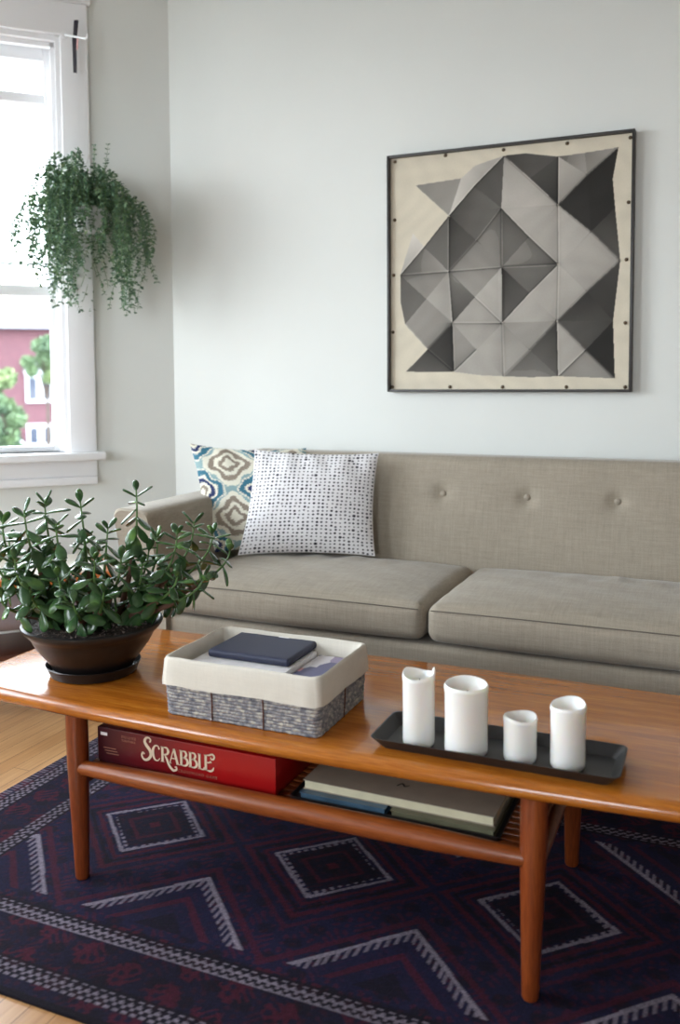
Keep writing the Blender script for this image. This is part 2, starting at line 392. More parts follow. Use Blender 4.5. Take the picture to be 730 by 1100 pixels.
# ------------------------------------------------------------------ rug
def rug():
    x0, x1, y0, y1 = .262, 3.15, -1.84, -.61
    nx, ny = 760, 330
    g, u, v = grid(nx, ny, lambda u, v: (x0+u*(x1-x0), y0+v*(y1-y0), .006+.0*u))
    X = x0+u*(x1-x0); Y = y0+v*(y1-y0)
    g2 = G()
    o = g.obj('woven_rug', M['rug'], smooth=True)
    navy = np.array(lin(26, 24, 56)[:3]); red = np.array(lin(74, 19, 38)[:3]); blk = np.array(lin(19, 13, 25)[:3]); wht = np.array(lin(138, 128, 142)[:3]); pale = np.array(lin(178, 140, 150)[:3]); blue = np.array(lin(42, 44, 104)[:3])
    n1 = np.sin(X*190+3*np.sin(Y*60))*np.sin(Y*170+2*np.sin(X*75)); n2 = np.sin(X*53+Y*31)*np.sin(Y*67-X*23)
    noise = rng.random(len(X))
    c = np.tile(navy, (len(X), 1))
    def put(mask, colr, a=1.0):
        mk = np.clip(mask.astype(float), 0, 1)[:, None]*a; c[:] = c*(1-mk)+colr*mk
    put((n1 > .35), red, .55); put(n2 > .45, blk, .6)
    fx0, fx1, fy0, fy1 = .50, 2.94, -1.60, -.85
    cy = -1.228; P = .483
    infield = (X > fx0) & (X < fx1) & (Y > fy0) & (Y < fy1)
    ph = (X-.745)/P; k = np.round(ph); dx = np.abs(X-(.745+k*P)); dy = np.abs(Y-cy)
    d1 = dx/.146+dy/.136          # closed diamonds
    jag = .035*np.sign(np.sin((X-Y)*260))*1
    band = lambda d, a, b: (d > a) & (d < b)
    # concentric stepped bands around each diamond
    for a, b, cc, al in ((1.12, 1.22, red, .9), (1.3, 1.38, blk, .8), (1.44, 1.56, red, .9), (1.62, 1.72, navy, .9), (1.74, 1.84, red, .6)): put(infield & band(d1, a, b), cc, al)
    put(infield & (d1 < .82), blk, .6); put(infield & band(d1, .45, .55), red, .7); put(infield & (d1 < .12), red)
    put(infield & band(d1, .92, 1.01), wht*.95)
    tooth = (np.sin((X+Y)*240) > 0) & (np.sin((X-Y)*240) > -.2)
    put(infield & band(d1, .80, .93) & tooth, wht, .8)
    ph2 = (X-.995)/P; k2 = np.round(ph2); dx2 = np.abs(X-(.995+k2*P+.0))
    for base, s in ((-1.578, 1), (-.878, -1)):
        h = (Y-base)*s                 # 0 at the base
        d2 = dx2/.205+h/.205
        put(infield & band(d2, .93, 1.0) & (h > .008), wht*.95)
        put(infield & band(d2, .80, .94) & (h > .008) & (np.sin(X*420) > 0), wht, .7)
        put(infield & (d2 < .8) & (h > 0), navy, .7); put(infield & band(d2, .5, .6) & (h > 0), red, .8); put(infield & (d2 < .3) & (h > 0), blk, .7)
        put(infield & band(d2, 1.1, 1.2), red, .7)
    # borders
    def chain(t, s, w):                # t across, s along
        q = t/w; zig = .28*np.sign(np.sin(s*330))*np.clip(np.abs(np.sin(s*330))*1.6, 0, 1)
        return (np.abs(q-.28+zig*.4) < .12) | (np.abs(q+.28+zig*.4) < .12) | ((np.abs(q) > .62) & (np.abs(q) < .75) & (np.sin(s*300) > -.3))
    bx = (X < fx0) | (X > fx1) | (Y < fy0) | (Y > fy1)
    put(bx, blk, .45); put(bx & (np.sin(X*38+Y*29)*np.sin(Y*41-X*22) > .1) & (n1 > -.2), red, .8)
    inner = lambda e: (X > fx0-e) & (X < fx1+e) & (Y > fy0-e) & (Y < fy1+e)
    for yc, w in ((-1.64, .034), (-.815, .034), (-1.79, .034), (-.66, .034)):
        t = Y-yc; e = abs(yc-fy0) if yc < cy else abs(yc-fy1)
        m_ = (np.abs(t) < w) & inner(e+.01)
        put(m_, blk, .8); put(m_ & chain(t, X, w), wht, .8)
    for xc, w in ((.465, .034), (.305, .034), (2.975, .034), (3.11, .034)):
        t = X-xc; e = abs(xc-fx0) if xc < 1.5 else abs(xc-fx1)
        m_ = (np.abs(t) < w) & inner(e+.01) & (Y > -1.79-.03) & (Y < -.66+.03)
        put(m_, blk, .8); put(m_ & chain(t, Y, w), wht, .75)
    put((X < .285) & (np.sin(Y*500) > 0), wht, .5)
    put((Y < -1.828) | (Y > -.622) | (X > 3.14), blk)
    c *= (.74+.52*noise)[:, None]*(1+.16*np.sin(X*11+2*np.sin(Y*9))*np.sin(Y*13+X*5))[:, None]
    set_vcol(o, c)
    s = o.modifiers.new('thickness', 'SOLIDIFY'); s.thickness = .006; s.offset = -1
    tag(o, 'dark navy and maroon woven rug with pale diamond outlines under the coffee table', 'rug')
rug()

# ------------------------------------------------------------------ coffee table
HT = .42
TX0, TX1, TYF, TYB = .385, 2.075, -1.512, -.966
tb = thing('coffee_table', 'long orange-brown teak coffee table with round tapered legs, standing on the rug', 'table', (1.23, -1.24, 0))
def outline(ins, z, r=.03):
    pts = []
    X0, X1 = TX0-1.23, TX1-1.23; YB, YF_ = TYB+1.24, TYF+1.24
    base = []
    n = 24
    for k in range(n+1):  # front edge left->right, bowed
        t = k/n; x = X0+r+(X1-X0-2*r)*t; base.append((x, YF_-.03*(1-(2*t-1)**2), 0, -1))
    base.append((X1-.009, YF_+.009, .7, -.7))
    base += [(X1, YF_+r, 1, 0), (X1, YB-r, 1, 0), (X1-.009, YB-.009, .7, .7)]
    for k in range(n+1):
        t = 1-k/n; x = X0+r+(X1-X0-2*r)*t; base.append((x, YB+.008*(1-(2*t-1)**2), 0, 1))
    base.append((X0+.009, YB-.009, -.7, .7)); base += [(X0, YB-r, -1, 0), (X0, YF_+r, -1, 0), (X0+.009, YF_+.009, -.7, -.7)]
    return [(x-nx*ins, y-ny*ins, z) for x, y, nx, ny in base]
g = G(); g.rings([outline(.045, .384), outline(.016, .385), outline(.006, .389), outline(.001, .395), outline(0, .402), outline(.002, .409), outline(.007, .415), outline(.014, .4185), outline(.022, .42)])
g.obj('tabletop', M['teak'], tb, angle=50)
LX0, LX1, LYF, LYB = .733, 1.727, -1.484, -1.010
for (lx, ly) in ((LX0, LYF), (LX1, LYF), (LX0, LYB), (LX1, LYB)):
    g = G(); sx = -.012 if lx < 1 else .004
    x, y = lx-1.23, ly+1.24
    g.lathe([(.0135, .006), (.0155, .010), (.017, .06), (.0205, .17), (.0235, .26), (.0245, .33), (.024, .386)], 28, (0, 0))
    g.v = [(vx+x+sx*vz/.386, vy+y+(.006 if ly < -1.2 else -.006)*vz/.386, vz) for vx, vy, vz in g.v]
    g.obj('leg', M['teak_leg_shaded'], tb)
def rail(p, q, r, nm):
    g = G(); p = Vector(p); q = Vector(q); n = 16
    pts = [p.lerp(q, k/n) for k in range(n+1)]; rad = [r*(.72+.28*min(1, 5*min(k, n-k)/n)) for k in range(n+1)]
    g.tube(pts, rad, 18); return g.obj(nm, M['teak_rail_shaded'], tb)
for ly in (LYF, LYB): rail((LX0-1.23, ly+1.24, .258), (LX1-1.23, ly+1.24, .262), .0215, 'stretcher')
for lx in (LX0, LX1): rail((lx-1.23, LYF+1.24, .225), (lx-1.23, LYB+1.24, .225), .014, 'cross_rail')
g = G()
for k in range(19):
    yy = -1.455+.0225*k; g.box((LX0+.01-1.23, yy+1.24, .254), (LX1-.01-1.23, yy+1.24+.017, .262))
for xx in (LX0+.005, 1.23, LX1-.03): g.box((xx-1.23, -1.47+1.24, .246), (xx-1.23+.025, -1.03+1.24, .254))
g.obj('slatted_shelf', M['teak_rail_shaded'], tb, smooth=False, bevel=.002)
# little lip of timber: the long bead under the top
SZ = .2625

# ------------------------------------------------------------------ word-game box on the shelf
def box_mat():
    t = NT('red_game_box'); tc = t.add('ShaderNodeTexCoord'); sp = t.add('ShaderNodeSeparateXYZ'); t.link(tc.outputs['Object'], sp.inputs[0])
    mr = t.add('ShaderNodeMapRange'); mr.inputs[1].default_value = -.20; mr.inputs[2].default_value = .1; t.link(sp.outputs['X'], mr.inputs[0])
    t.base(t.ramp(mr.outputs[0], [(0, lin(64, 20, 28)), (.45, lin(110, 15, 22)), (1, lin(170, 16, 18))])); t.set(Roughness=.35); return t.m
BX0, BX1, BYF, BYB, BZ1 = .757, 1.203, -1.452, -1.17, .342
bw, bh = BX1-BX0, BZ1-SZ
bx = thing('board_game_box', 'red word game box with cream lettering on the shelf under the coffee table', 'box', ((BX0+BX1)/2, (BYF+BYB)/2, SZ))
hw, hd = bw/2, (BYB-BYF)/2
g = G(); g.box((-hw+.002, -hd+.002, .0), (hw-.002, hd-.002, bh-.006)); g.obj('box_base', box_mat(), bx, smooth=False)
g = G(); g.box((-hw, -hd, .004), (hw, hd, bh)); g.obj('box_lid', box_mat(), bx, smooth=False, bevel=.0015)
def stroke(g, pts, w, z=0, n=8):
    """flat ribbon in local xz plane; pts list (x,z) smoothed; w scalar or list"""
    P = [Vector((a, b)) for a, b in pts]
    out = []
    if len(P) > 2:
        Q = [P[0]*2-P[1]]+P+[P[-1]*2-P[-2]]
        for i in range(1, len(Q)-2):
            for k in range(n):
                t = k/n; a, b, c, d = Q[i-1], Q[i], Q[i+1], Q[i+2]
                out.append(.5*((2*b)+(c-a)*t+(2*a-5*b+4*c-d)*t*t+(3*b-a-3*c+d)*t**3))
        out.append(P[-1])
    else: out = P
    m_ = len(out); ws = [np.interp(i/(m_-1), np.linspace(0, 1, len(w)), w) if hasattr(w, '__len__') else w for i in range(m_)]
    L = []; Rr = []
    for i, p in enumerate(out):
        d = out[min(i+1, m_-1)]-out[max(i-1, 0)]; d.normalize(); nn = Vector((-d.y, d.x))*ws[i]/2
        L.append((p+nn)); Rr.append((p-nn))
    for i in range(m_-1):
        vs = []
        for q in (L[i], L[i+1], Rr[i+1], Rr[i]): vs.append((q.x, z, q.y))
        vs += [(x, z+.0004, y2) for x, _, y2 in vs]
        g.add(vs, [(0, 3, 2, 1), (4, 5, 6, 7), (0, 1, 5, 4), (2, 3, 7, 6)])
def word(scale, ox, oz, yy):
    g = G()
    T, t = .17, .07
    def pl(pts, w, dx, s=1, dz=0): stroke(g, [(ox+scale*(dx+p[0]*s), oz+scale*(dz+p[1]*s)) for p in pts], [q*scale*s for q in (w if hasattr(w, '__len__') else [w, w])], yy)
    # big S with curled ends
    pl([(.62, 1.12), (.70, 1.28), (.55, 1.42), (.34, 1.36), (.24, 1.12), (.38, .88), (.62, .62), (.70, .30), (.50, .0), (.20, -.08), (.0, .12), (.06, .36), (.22, .30)], [.10, .10, .10, .16, .2, .22, .22, .2, .18, .14, .12, .12, .09], 0)
    x = .80
    def bar(x_, z0=0, z1=1, w=T): pl([(0, z0), (0, z1)], w, x_); pl([(-.13, z0+.02), (.13, z0+.02)], .05, x_); pl([(-.13, z1-.02), (.1, z1-.02)], .05, x_)
    # C
    pl([(.56, .78), (.46, .97), (.24, .97), (.08, .72), (.06, .42), (.2, .08), (.42, .02), (.6, .2)], [.14, .06, .1, .18, .19, .12, .07, .05], x); x += .72
    # R with long swash tail
    bar(x+.08); pl([(.1, .97), (.4, .96), (.52, .76), (.4, .55), (.14, .5)], [.06, .12, .19, .12, .06], x)
    pl([(.24, .5), (.42, .2), (.62, -.2), (.88, -.42), (1.12, -.34), (1.12, -.18), (1.0, -.2)], [.08, .16, .17, .16, .13, .1, .07], x); x += .62
    # A
    pl([(.0, 0), (.32, 1.0)], [.07, .07], x); pl([(.32, 1.0), (.62, 0)], T, x); pl([(.12, .36), (.5, .36)], .06, x); pl([(-.1, .02), (.12, .02)], .05, x); pl([(.5, .02), (.74, .02)], .05, x); x += .78
    for _ in range(2):
        bar(x+.1); pl([(.12, .97), (.4, .94), (.48, .76), (.36, .57), (.14, .53)], [.06, .12, .17, .12, .06], x)
        pl([(.14, .53), (.46, .5), (.58, .27), (.44, .05), (.12, .03)], [.06, .13, .19, .13, .06], x); x += .68
    bar(x+.1); pl([(.12, .03), (.38, .03), (.46, .16)], [.06, .08, .14], x); x += .46
    # E with curl
    bar(x+.1); pl([(.12, .03), (.42, .0), (.6, .1), (.68, .28)], [.07, .13, .12, .05], x); pl([(.12, .52), (.34, .54), (.46, .62), (.5, .52)], [.06, .1, .08, .04], x)
    pl([(.12, .97), (.36, 1.02), (.58, 1.1), (.72, .98), (.66, .8), (.5, .78), (.46, .9)], [.07, .1, .12, .13, .11, .09, .06], x); x += .8
    return g
gl = word(.0335, -.104, .0275, -hd-.0007); gl.obj('lettering', M['ink'], bx, smooth=False)
text_mesh('small_lettering', 'DELUXE', .0085, M['ink_dim'], bx, (-.158, -hd-.0003, .063), (pi/2, 0, 0), 1.35)
text_mesh('small_lettering', 'TURNTABLE', .0065, M['ink_dim'], bx, (-.158, -hd-.0003, .0555), (pi/2, 0, 0), 1.05)
text_mesh('small_lettering', 'CROSSWORD GAME', .0085, M['ink_dim'], bx, (-.012, -hd-.0003, .0125), (pi/2, 0, 0), 1.35)
g = G(); g.box((-.214, -hd-.0006, .062), (-.196, -hd, .069)); g.obj('white_mark', M['paper'], bx, smooth=False)
g = G()
for k in range(3): g.box((-.207+.004*k, -hd-.0005, .034-.006*k), (-.174+.004*k, -hd, .0355-.006*k))
g.obj('fine_print', M['ink_dim'], bx, smooth=False)

# ------------------------------------------------------------------ books on the shelf
def flatbook(name, cx, cy, w, d, z, h, cov, page, label, rz=0, cat='book', covt=.0018):
    t = thing(name, label, cat, (cx, cy, z), rz)
    g = G(); g.box((-w/2, -d/2, 0), (w/2, d/2, covt)); g.box((-w/2, -d/2, h-covt), (w/2, d/2, h)); g.box((-w/2, d/2-.002, covt), (w/2, d/2, h-covt)); co_ = g.obj('cover', cov, t, smooth=False)
    g = G(); g.box((-w/2+.003, -d/2+.002, covt), (w/2-.003, d/2-.002, h-covt)); g.obj('pages', page, t, smooth=False)
    return t, co_
g = thing('document_tray', 'flat black open tray on the shelf under the coffee table, holding magazines', 'tray', (1.447, -1.30, SZ))
q = G(); q.rings([rrect(.214, .148, .006, .0), rrect(.216, .150, .008, .008), rrect(.213, .147, .007, .008), rrect(.211, .145, .005, .003)]); q.obj('tray_shell', M['black_metal'], g, angle=30)
M['olive'] = plain('olive_glossy_cover', lin(108, 106, 84), .35, 20, .15)
M['blue_gloss'] = plain('blue_green_glossy_cover', lin(70, 98, 120), .35, 14, .4)
flatbook('magazine', 1.345, -1.345, .185, .2, SZ+.0035, .013, M['blue_gloss'], M['blue_gloss'], 'blue-green magazine at the left end of the black tray, under the beige book', 0, 'magazine', .001)
flatbook('magazine', 1.55, -1.345, .205, .2, SZ+.0035, .013, M['olive'], M['olive'], 'olive-grey magazine at the right end of the black tray, under the beige book', 0, 'magazine', .001)
t, cv = flatbook('large_book', 1.452, -1.317, .395, .225, SZ+.0168, .019, M['cream_cover'], M['cream_paper'], 'large beige book with cream pages on the shelf beside the red game box', -.01, 'book', .0015)
g = G(); stroke(g, [(-.012, -.006), (-.004, .006), (.004, -.004), (.012, .004)], [.002, .004, .003, .001]); 
g.v = [(x, z-.06, .0202+y) for x, y, z in g.v]; g.obj('cover_motif', M['ink_black'], t, smooth=False)

# ------------------------------------------------------------------ basket
bk = thing('storage_basket', 'grey woven rope basket with a cream cloth liner, on the coffee table', 'basket', (1.148, -1.379, HT))
g = G(); HX, HY = .172, .119
rows = 12
for j in range(rows):
    z = .0045+j*.0068; off = .0035*j/rows
    ring = rrect(HX+off, HY+off, .013, z, 5)
    n_ = 4; pts = []
    for i in range(len(ring)):
        a = Vector(ring[i]); b = Vector(ring[(i+1) % len(ring)]); L_ = (b-a).length; k_ = max(1, int(L_/.009))
        for k in range(k_): pts.append(a.lerp(b, k/k_))
    nn = len(pts); o = []
    rad = [.0036*(1+.16*sin(i*1.9+j*2.1)+.1*random.random()) for i in range(nn)]
    for i in range(nn):
        d = (pts[(i+1) % nn]-pts[i-1]).normalized(); a = Vector((0, 0, 1)); b = d.cross(a)
        for k in range(7): tt = 2*pi*k/7; o.append(pts[i]+(a*cos(tt)+b*sin(tt))*rad[i])
    g.add(o, [(i*7+k, i*7+(k+1) % 7, ((i+1) % nn)*7+(k+1) % 7, ((i+1) % nn)*7+k) for i in range(nn) for k in range(7)])
def rope_mat():
    t = NT('grey_seagrass_rope'); f = t.noise(t.coords(scale=(1, 1, 2.2)), 130, 4, .7); sp_ = t.add('ShaderNodeSeparateXYZ'); t.link(t.coords(), sp_.inputs[0])
    q1 = t.add('ShaderNodeMath', operation='MULTIPLY_ADD'); q1.inputs[1].default_value = 1/.0068; q1.inputs[2].default_value = -.16; t.link(sp_.outputs['Z'], q1.inputs[0])
    q2 = t.add('ShaderNodeMath', operation='FLOOR'); t.link(q1.outputs[0], q2.inputs[0])
    q3 = t.add('ShaderNodeMath', operation='MULTIPLY'); q3.inputs[1].default_value = 7.3; t.link(q2.outputs[0], q3.inputs[0])
    cb = t.add('ShaderNodeCombineXYZ'); 
    for ax_, k_ in (('X', 75.), ('Y', 75.)):
        qq = t.add('ShaderNodeMath', operation='MULTIPLY'); qq.inputs[1].default_value = k_; t.link(sp_.outputs[ax_], qq.inputs[0]); t.link(qq.outputs[0], cb.inputs[ax_])
    t.link(q3.outputs[0], cb.inputs['Z']); f2 = t.noise(cb.outputs[0], 1, 3, .6)
    c = t.mix(.6, f, f2); t.base(t.ramp(c, [(.36, lin(84, 86, 96)), (.5, lin(136, 134, 138)), (.62, lin(190, 184, 172))])); t.set(Roughness=.85); t.bump(f, .4, .0015); return t.m
M['rope'] = rope_mat()
g.obj('woven_body', M['rope'], bk, angle=80)
g = G(); g.rings([rrect(HX-.006, HY-.006, .012, .003), rrect(HX-.004, HY-.004, .012, .08)]); 
g.obj('basket_core', M['rope'], bk)
for (px, sgn, ax) in ((-.062, -1, 0), (.055, -1, 0), (-.06, 1, 0), (.06, 1, 0), (.0, 1, 1), (.0, -1, 1)):
    g = G()
    if ax == 0: g.tube([(px, sgn*(HY+.0035), .001), (px+.001, sgn*(HY+.0055), .04), (px, sgn*(HY+.0072), .08)], .0015, 6)
    else: g.tube([(sgn*(HX+.0035), px, .001), (sgn*(HX+.0055), px+.001, .04), (sgn*(HX+.0072), px, .08)], .0015, 6)
    g.obj('rope_tie', M['dark_wood'], bk)
g = G(); BHX, BHY = HX+.004, HY+.004
def lr(off, z, wob=0):
    R0 = rrect(BHX+off, BHY+off, .016, z, 6)
    out = []
    for i in range(len(R0)):   # subdivide
        a = Vector(R0[i]); b = Vector(R0[(i+1) % len(R0)]); k_ = max(1, 1 if (b-a).length < .03 else 14)
        for k in range(k_): out.append(a.lerp(b, k/k_))
    return [(p.x+wob*sin(i*1.7)*.6, p.y+wob*sin(i*2.3), p.z+wob*1.2*sin(i*.7+1)) for i, p in enumerate(out)]
g.rings([lr(-.012, .068), lr(-.008, .10, .0012), lr(-.006, .117, .0008), lr(-.002, .1215, .0006), lr(.0015, .1205, .0006), lr(.0035, .116, .0006), lr(.0048, .095, .0012), lr(.0066, .072, .0016), lr(.0068, .064, .001), lr(.0045, .0635, .001), lr(.003, .08)], cap0=False, cap1=False)
g.obj('cloth_liner', M['liner'], bk, angle=60)
g = G(); g.rings([rrect(BHX-.012, BHY-.012, .02, .067), rrect(BHX-.012, BHY-.012, .02, .069)]); g.obj('liner_bottom', M['liner'], bk)
# contents: pages, two magazines and a navy tablet case
zc = HT+.0695
def sheets(name, cx, cy, w, d, z, h, mat, label, rz, cat):
    g = G(); g.box((-w/2, -d/2, 0), (w/2, d/2, h)); o = g.obj(name, mat, smooth=False, loc=(cx, cy, z)); o.rotation_euler = (0, 0, rz); tag(o, label, cat); return o
sheets('paper_stack', 1.105, -1.378, .22, .205, zc, .026, M['paper'], 'stack of white paper in the basket under the navy case', .0, 'paper')
t, cv = flatbook('magazine', 1.266, -1.374, .088, .20, zc, .018, M['cover'], M['paper'], 'slim magazine with a blue and purple cover in the right side of the basket', 0, 'magazine', .0008)
cv.data.materials.clear()
def magcover():
    t = NT('magazine_print'); v = t.coords(scale=(22, 12, 1)); vo = t.add('ShaderNodeTexVoronoi', distance='CHEBYCHEV'); t.link(v, vo.inputs['Vector']); vo.inputs['Scale'].default_value = 1
    t.base(t.ramp(vo.outputs['Color'], [(.2, lin(60, 70, 110)), (.4, lin(120, 100, 150)), (.55, lin(230, 228, 232)), (.7, lin(196, 90, 110)), (.85, lin(90, 90, 110))]))
    for l in list(t.l):
        pass
    t.set(Roughness=.35); return t.m
cv.data.materials.append(magcover())
tc = thing('tablet_case', 'navy blue zipped tablet case lying on top of the papers in the basket', 'case', (1.112, -1.328, zc+.0265), 0)
def fcase(P, h): return P
g = softbox((.195, .15, .017), .007, (14, 12, 2), lambda P, h: P+np.array([0, 0, .0085]))
g.obj('case_body', M['navy'], tc, angle=60)
g = G(); g.rings([rrect(.0955, .073, .012, .008), rrect(.0985, .076, .012, .0085), rrect(.0955, .073, .012, .009)], cap0=False, cap1=False); g.obj('zipper', M['strap'], tc)
g = G(); g.box((.005, .062, .0168), (.03, .068, .0175)); g.obj('white_label', M['paper'], tc, smooth=False)

# ------------------------------------------------------------------ candle tray and candles
ty = thing('candle_tray', 'long narrow black metal tray under the four candles on the coffee table', 'tray', (1.652, -1.431, HT), radians(0))
g = G(); g.rings([rrect(.206, .056, .012, .0), rrect(.224, .073, .016, .021), rrect(.2255, .0745, .016, .0225), rrect(.2225, .0715, .015, .0225), rrect(.205, .055, .011, .0035)])
g.obj('tray_shell', M['black_metal'], ty, angle=25)
def candle(x, y, r, h, zf, label, lean=0):
    t = thing('pillar_candle', label, 'candle', (x, y, HT+.0037), 0, 'white pillar candles in the black tray')
    prof = [(r*.93, 0), (r*.985, .003), (r, .008), (r*.99, h*.5), (r*1.0, h*.86), (r*1.035, h*.94), (r*1.03, h-.004), (r*.97, h), (r*.88, h-.003), (r*.8, h-.012), (r*.5, h-.02), (r*.1, h-.021)]
    g = G()
    def z(j, t_): return zf(t_)*(1 if 5 <= j <= 9 else 0)
    g.lathe(prof, 40, zf=z); g.obj('wax_body', M['wax'], t, angle=70)
    g = G(); g.tube([(0, 0, h-.022), (.001, 0, h-.016), (.002, .001, h-.012)], .0009, 6); g.obj('wick', M['wick'], t)
bump = lambda t, c, w: math.exp(-(((t-c+pi) % (2*pi)-pi)/w)**2)
candle(1.507, -1.449, .030, .136, lambda t: .012*bump(t, .35, .22)+.004*bump(t, 2.9, .5)-.006*bump(t, 4.6, .9)-.004*bump(t, 1.4, .6), 'tall slim white pillar candle with one raised wax point, leftmost in the black tray')
candle(1.600, -1.453, .0395, .128, lambda t: .003*bump(t, 1.8, 1.), 'widest white pillar candle, second from the left in the black tray')
candle(1.698, -1.446, .0295, .080, lambda t: .002*sin(2*t), 'shortest white pillar candle in the black tray')
candle(1.782, -1.442, .0305, .112, lambda t: .006*bump(t, 1.2, .9)-.003*bump(t, 3.6, .7), 'medium height white pillar candle with sloped rim, rightmost in the black tray')

# ------------------------------------------------------------------ jade plant
PC = Vector((.660, -1.340, HT))
jp = thing('potted_jade_plant', 'jade plant with thick glossy leaves in a black bowl on the coffee table', 'plant', PC)
g = G(); g.lathe([(.084, .007), (.090, .012), (.100, .03), (.115, .05), (.131, .072), (.140, .088), (.144, .098), (.152, .104), (.158, .110), (.163, .117), (.163, .1225), (.158, .125), (.152, .122), (.148, .112), (.14, .10)], 72)
g.obj('bowl', M['black_pot'], jp, angle=50)
g = G(); g.lathe([(.090, 0), (.100, .003), (.106, .018), (.110, .026), (.1085, .0275), (.104, .020), (.096, .007), (.085, .006)], 64); g.obj('saucer', M['black_pot'], jp, angle=50)
g = G()
rr = [.001, .02, .04, .06, .08, .1, .12, .135, .146]
P_ = [];
for r in rr:
    for k in range(60):
        t = 2*pi*k/60; P_.append((r*cos(t), r*sin(t), .116+.004*random.random()-.006*(r/.146)**2))
g.add(P_, [(j*60+k, j*60+(k+1) % 60, (j+1)*60+(k+1) % 60, (j+1)*60+k) for j in range(len(rr)-1) for k in range(60)])
g.obj('soil', M['soil'], jp, angle=180)
g = G()
for _ in range(420):
    r = .14*math.sqrt(random.random()); t = random.random()*2*pi; s = .0015+.003*random.random()
    c = Vector((r*cos(t), r*sin(t), .119)); v8 = [c+Vector((random.uniform(-1, 1), random.uniform(-1, 1), random.uniform(-.6, 1)))*s for _ in range(4)]
    g.add(v8, [(0, 1, 2), (0, 2, 3), (0, 3, 1), (1, 3, 2)])
o = g.obj('gravel', plain('bark_chips', lin(120, 104, 96), .8, 300, .6), jp, smooth=False); o['kind'] = 'stuff'
def leaf(g, p, d, n, L, W, th, curl=.15):
    """thick obovate leaf: base p, direction d, normal n"""
    d = d.normalized(); s = d.cross(n); s = s.normalized() if s.length > 1e-5 else d.orthogonal().normalized(); n = s.cross(d).normalized()
    T = [0, .10, .26, .46, .66, .84, .95, 1]; Wd = [.12, .30, .66, .94, 1, .82, .5, .05]
    o = []; m_ = 8
    for t, w in zip(T, Wd):
        c = p+d*(t*L)-n*(curl*L*t*t)
        for k in range(m_):
            a = 2*pi*k/m_; o.append(c+s*(cos(a)*w*W/2)+n*(sin(a)*th/2*(.35+.65*math.sqrt(w))))
    fs = [(i*m_+k, i*m_+(k+1) % m_, (i+1)*m_+(k+1) % m_, (i+1)*m_+k) for i in range(len(T)-1) for k in range(m_)]
    fs += [tuple(range(m_))[::-1], tuple((len(T)-1)*m_+k for k in range(m_))]
    g.add(o, fs)
tips = [(0.744, -1.275, 0.851), (0.632, -1.341, 0.827), (0.55, -1.369, 0.827), (0.569, -1.457, 0.818), (0.512, -1.464, 0.79), (0.525, -1.505, 0.733), (0.586, -1.507, 0.721), (0.641, -1.436, 0.789), (0.649, -1.262, 0.754), (0.757, -1.355, 0.706), (0.745, -1.197, 0.728), (0.834, -1.241, 0.748), (0.849, -1.19, 0.768), (0.846, -1.101, 0.726), (0.906, -1.117, 0.691), (0.897, -1.228, 0.647), (0.861, -1.283, 0.656), (0.731, -1.415, 0.711), (0.669, -1.466, 0.678), (0.609, -1.489, 0.648), (0.542, -1.504, 0.629), (0.586, -1.275, 0.724), (0.769, -1.293, 0.682), (0.758, -1.419, 0.642), (0.711, -1.469, 0.62), (0.754, -1.242, 0.702), (0.466, -1.399, 0.732), (0.577, -1.412, 0.72)]
rj = random.Random(11)
gs = G(); gg = G(); gl = G()
trunks = [Vector((.0, .0, .11)), Vector((.03, -.03, .11)), Vector((-.045, -.01, .11)), Vector((.05, .03, .11)), Vector((-.02, .04, .11))]
for tip in tips:
    T_ = Vector(tip)-PC
    b = min(trunks, key=lambda q: (q.xy-T_.xy*.45).length)
    b = b+Vector((rj.uniform(-.01, .01), rj.uniform(-.01, .01), 0))
    hgt = T_.z-.11
    c1 = Vector((b.x*.6+T_.x*.4, b.y*.6+T_.y*.4, .11+hgt*.30)); c2 = Vector((T_.x, T_.y, .11+hgt*.55))
    c2 += Vector((rj.uniform(-.012, .012), rj.uniform(-.012, .012), 0))
    pts = []
    N = 22
    for k in range(N+1):
        t = k/N; pts.append(b*(1-t)**3+c1*3*t*(1-t)**2+c2*3*t*t*(1-t)+T_*t**3)
    cut = int(N*.55)
    gs.tube(pts[:cut+1], [.0085-.0048*k/N for k in range(cut+1)], 8)
    gg.tube(pts[cut:], [.0036-.0018*k/(N-cut) for k in range(N-cut+1)], 7)
    # leaves from the tip downwards, decussate pairs
    Ltot = sum((pts[i+1]-pts[i]).length for i in range(N)); s = 0.0; i = N; acc = 0
    phi = rj.uniform(0, pi); step = .012; dist = 0; nextd = .004; k = 0
    for i in range(N-1, 0, -1):
        seg = (pts[i+1]-pts[i]).length; dist += seg
        while dist >= nextd and nextd < Ltot*.72:
            f = (dist-nextd)/seg; p = pts[i].lerp(pts[i+1], f); ax = (pts[i+1]-pts[i]).normalized()
            el = max(-.5, 1.05-.5*k)+rj.uniform(-.2, .2)
            if k > 4: el -= .35
            size = min(1, .62+.16*k)
            for sd in (0, pi):
                a = phi+sd+rj.uniform(-.25, .25)
                e1 = ax.orthogonal().normalized(); e2 = ax.cross(e1)
                rad = e1*cos(a)+e2*sin(a)
                d = rad*cos(el)+ax*sin(el); nrm = ax*cos(el)-rad*sin(el)
                nrm = (nrm+Vector((rj.uniform(-.35, .35), rj.uniform(-.35, .35), 0))).normalized()
                if rj.random() < .93: leaf(gl, p+rad*.002, d, nrm, .055*size*rj.uniform(.85, 1.12), .0275*size*rj.uniform(.9, 1.1), .006, rj.uniform(.0, .18))
            phi += pi/2+rj.uniform(-.15, .15); k += 1; nextd += step-.002+.0022*k
gs.obj('woody_stems', M['bark'], jp, angle=80); gg.obj('green_shoots', M['green_stem'], jp, angle=80); gl.obj('foliage', M['jade_leaf'], jp, angle=80)

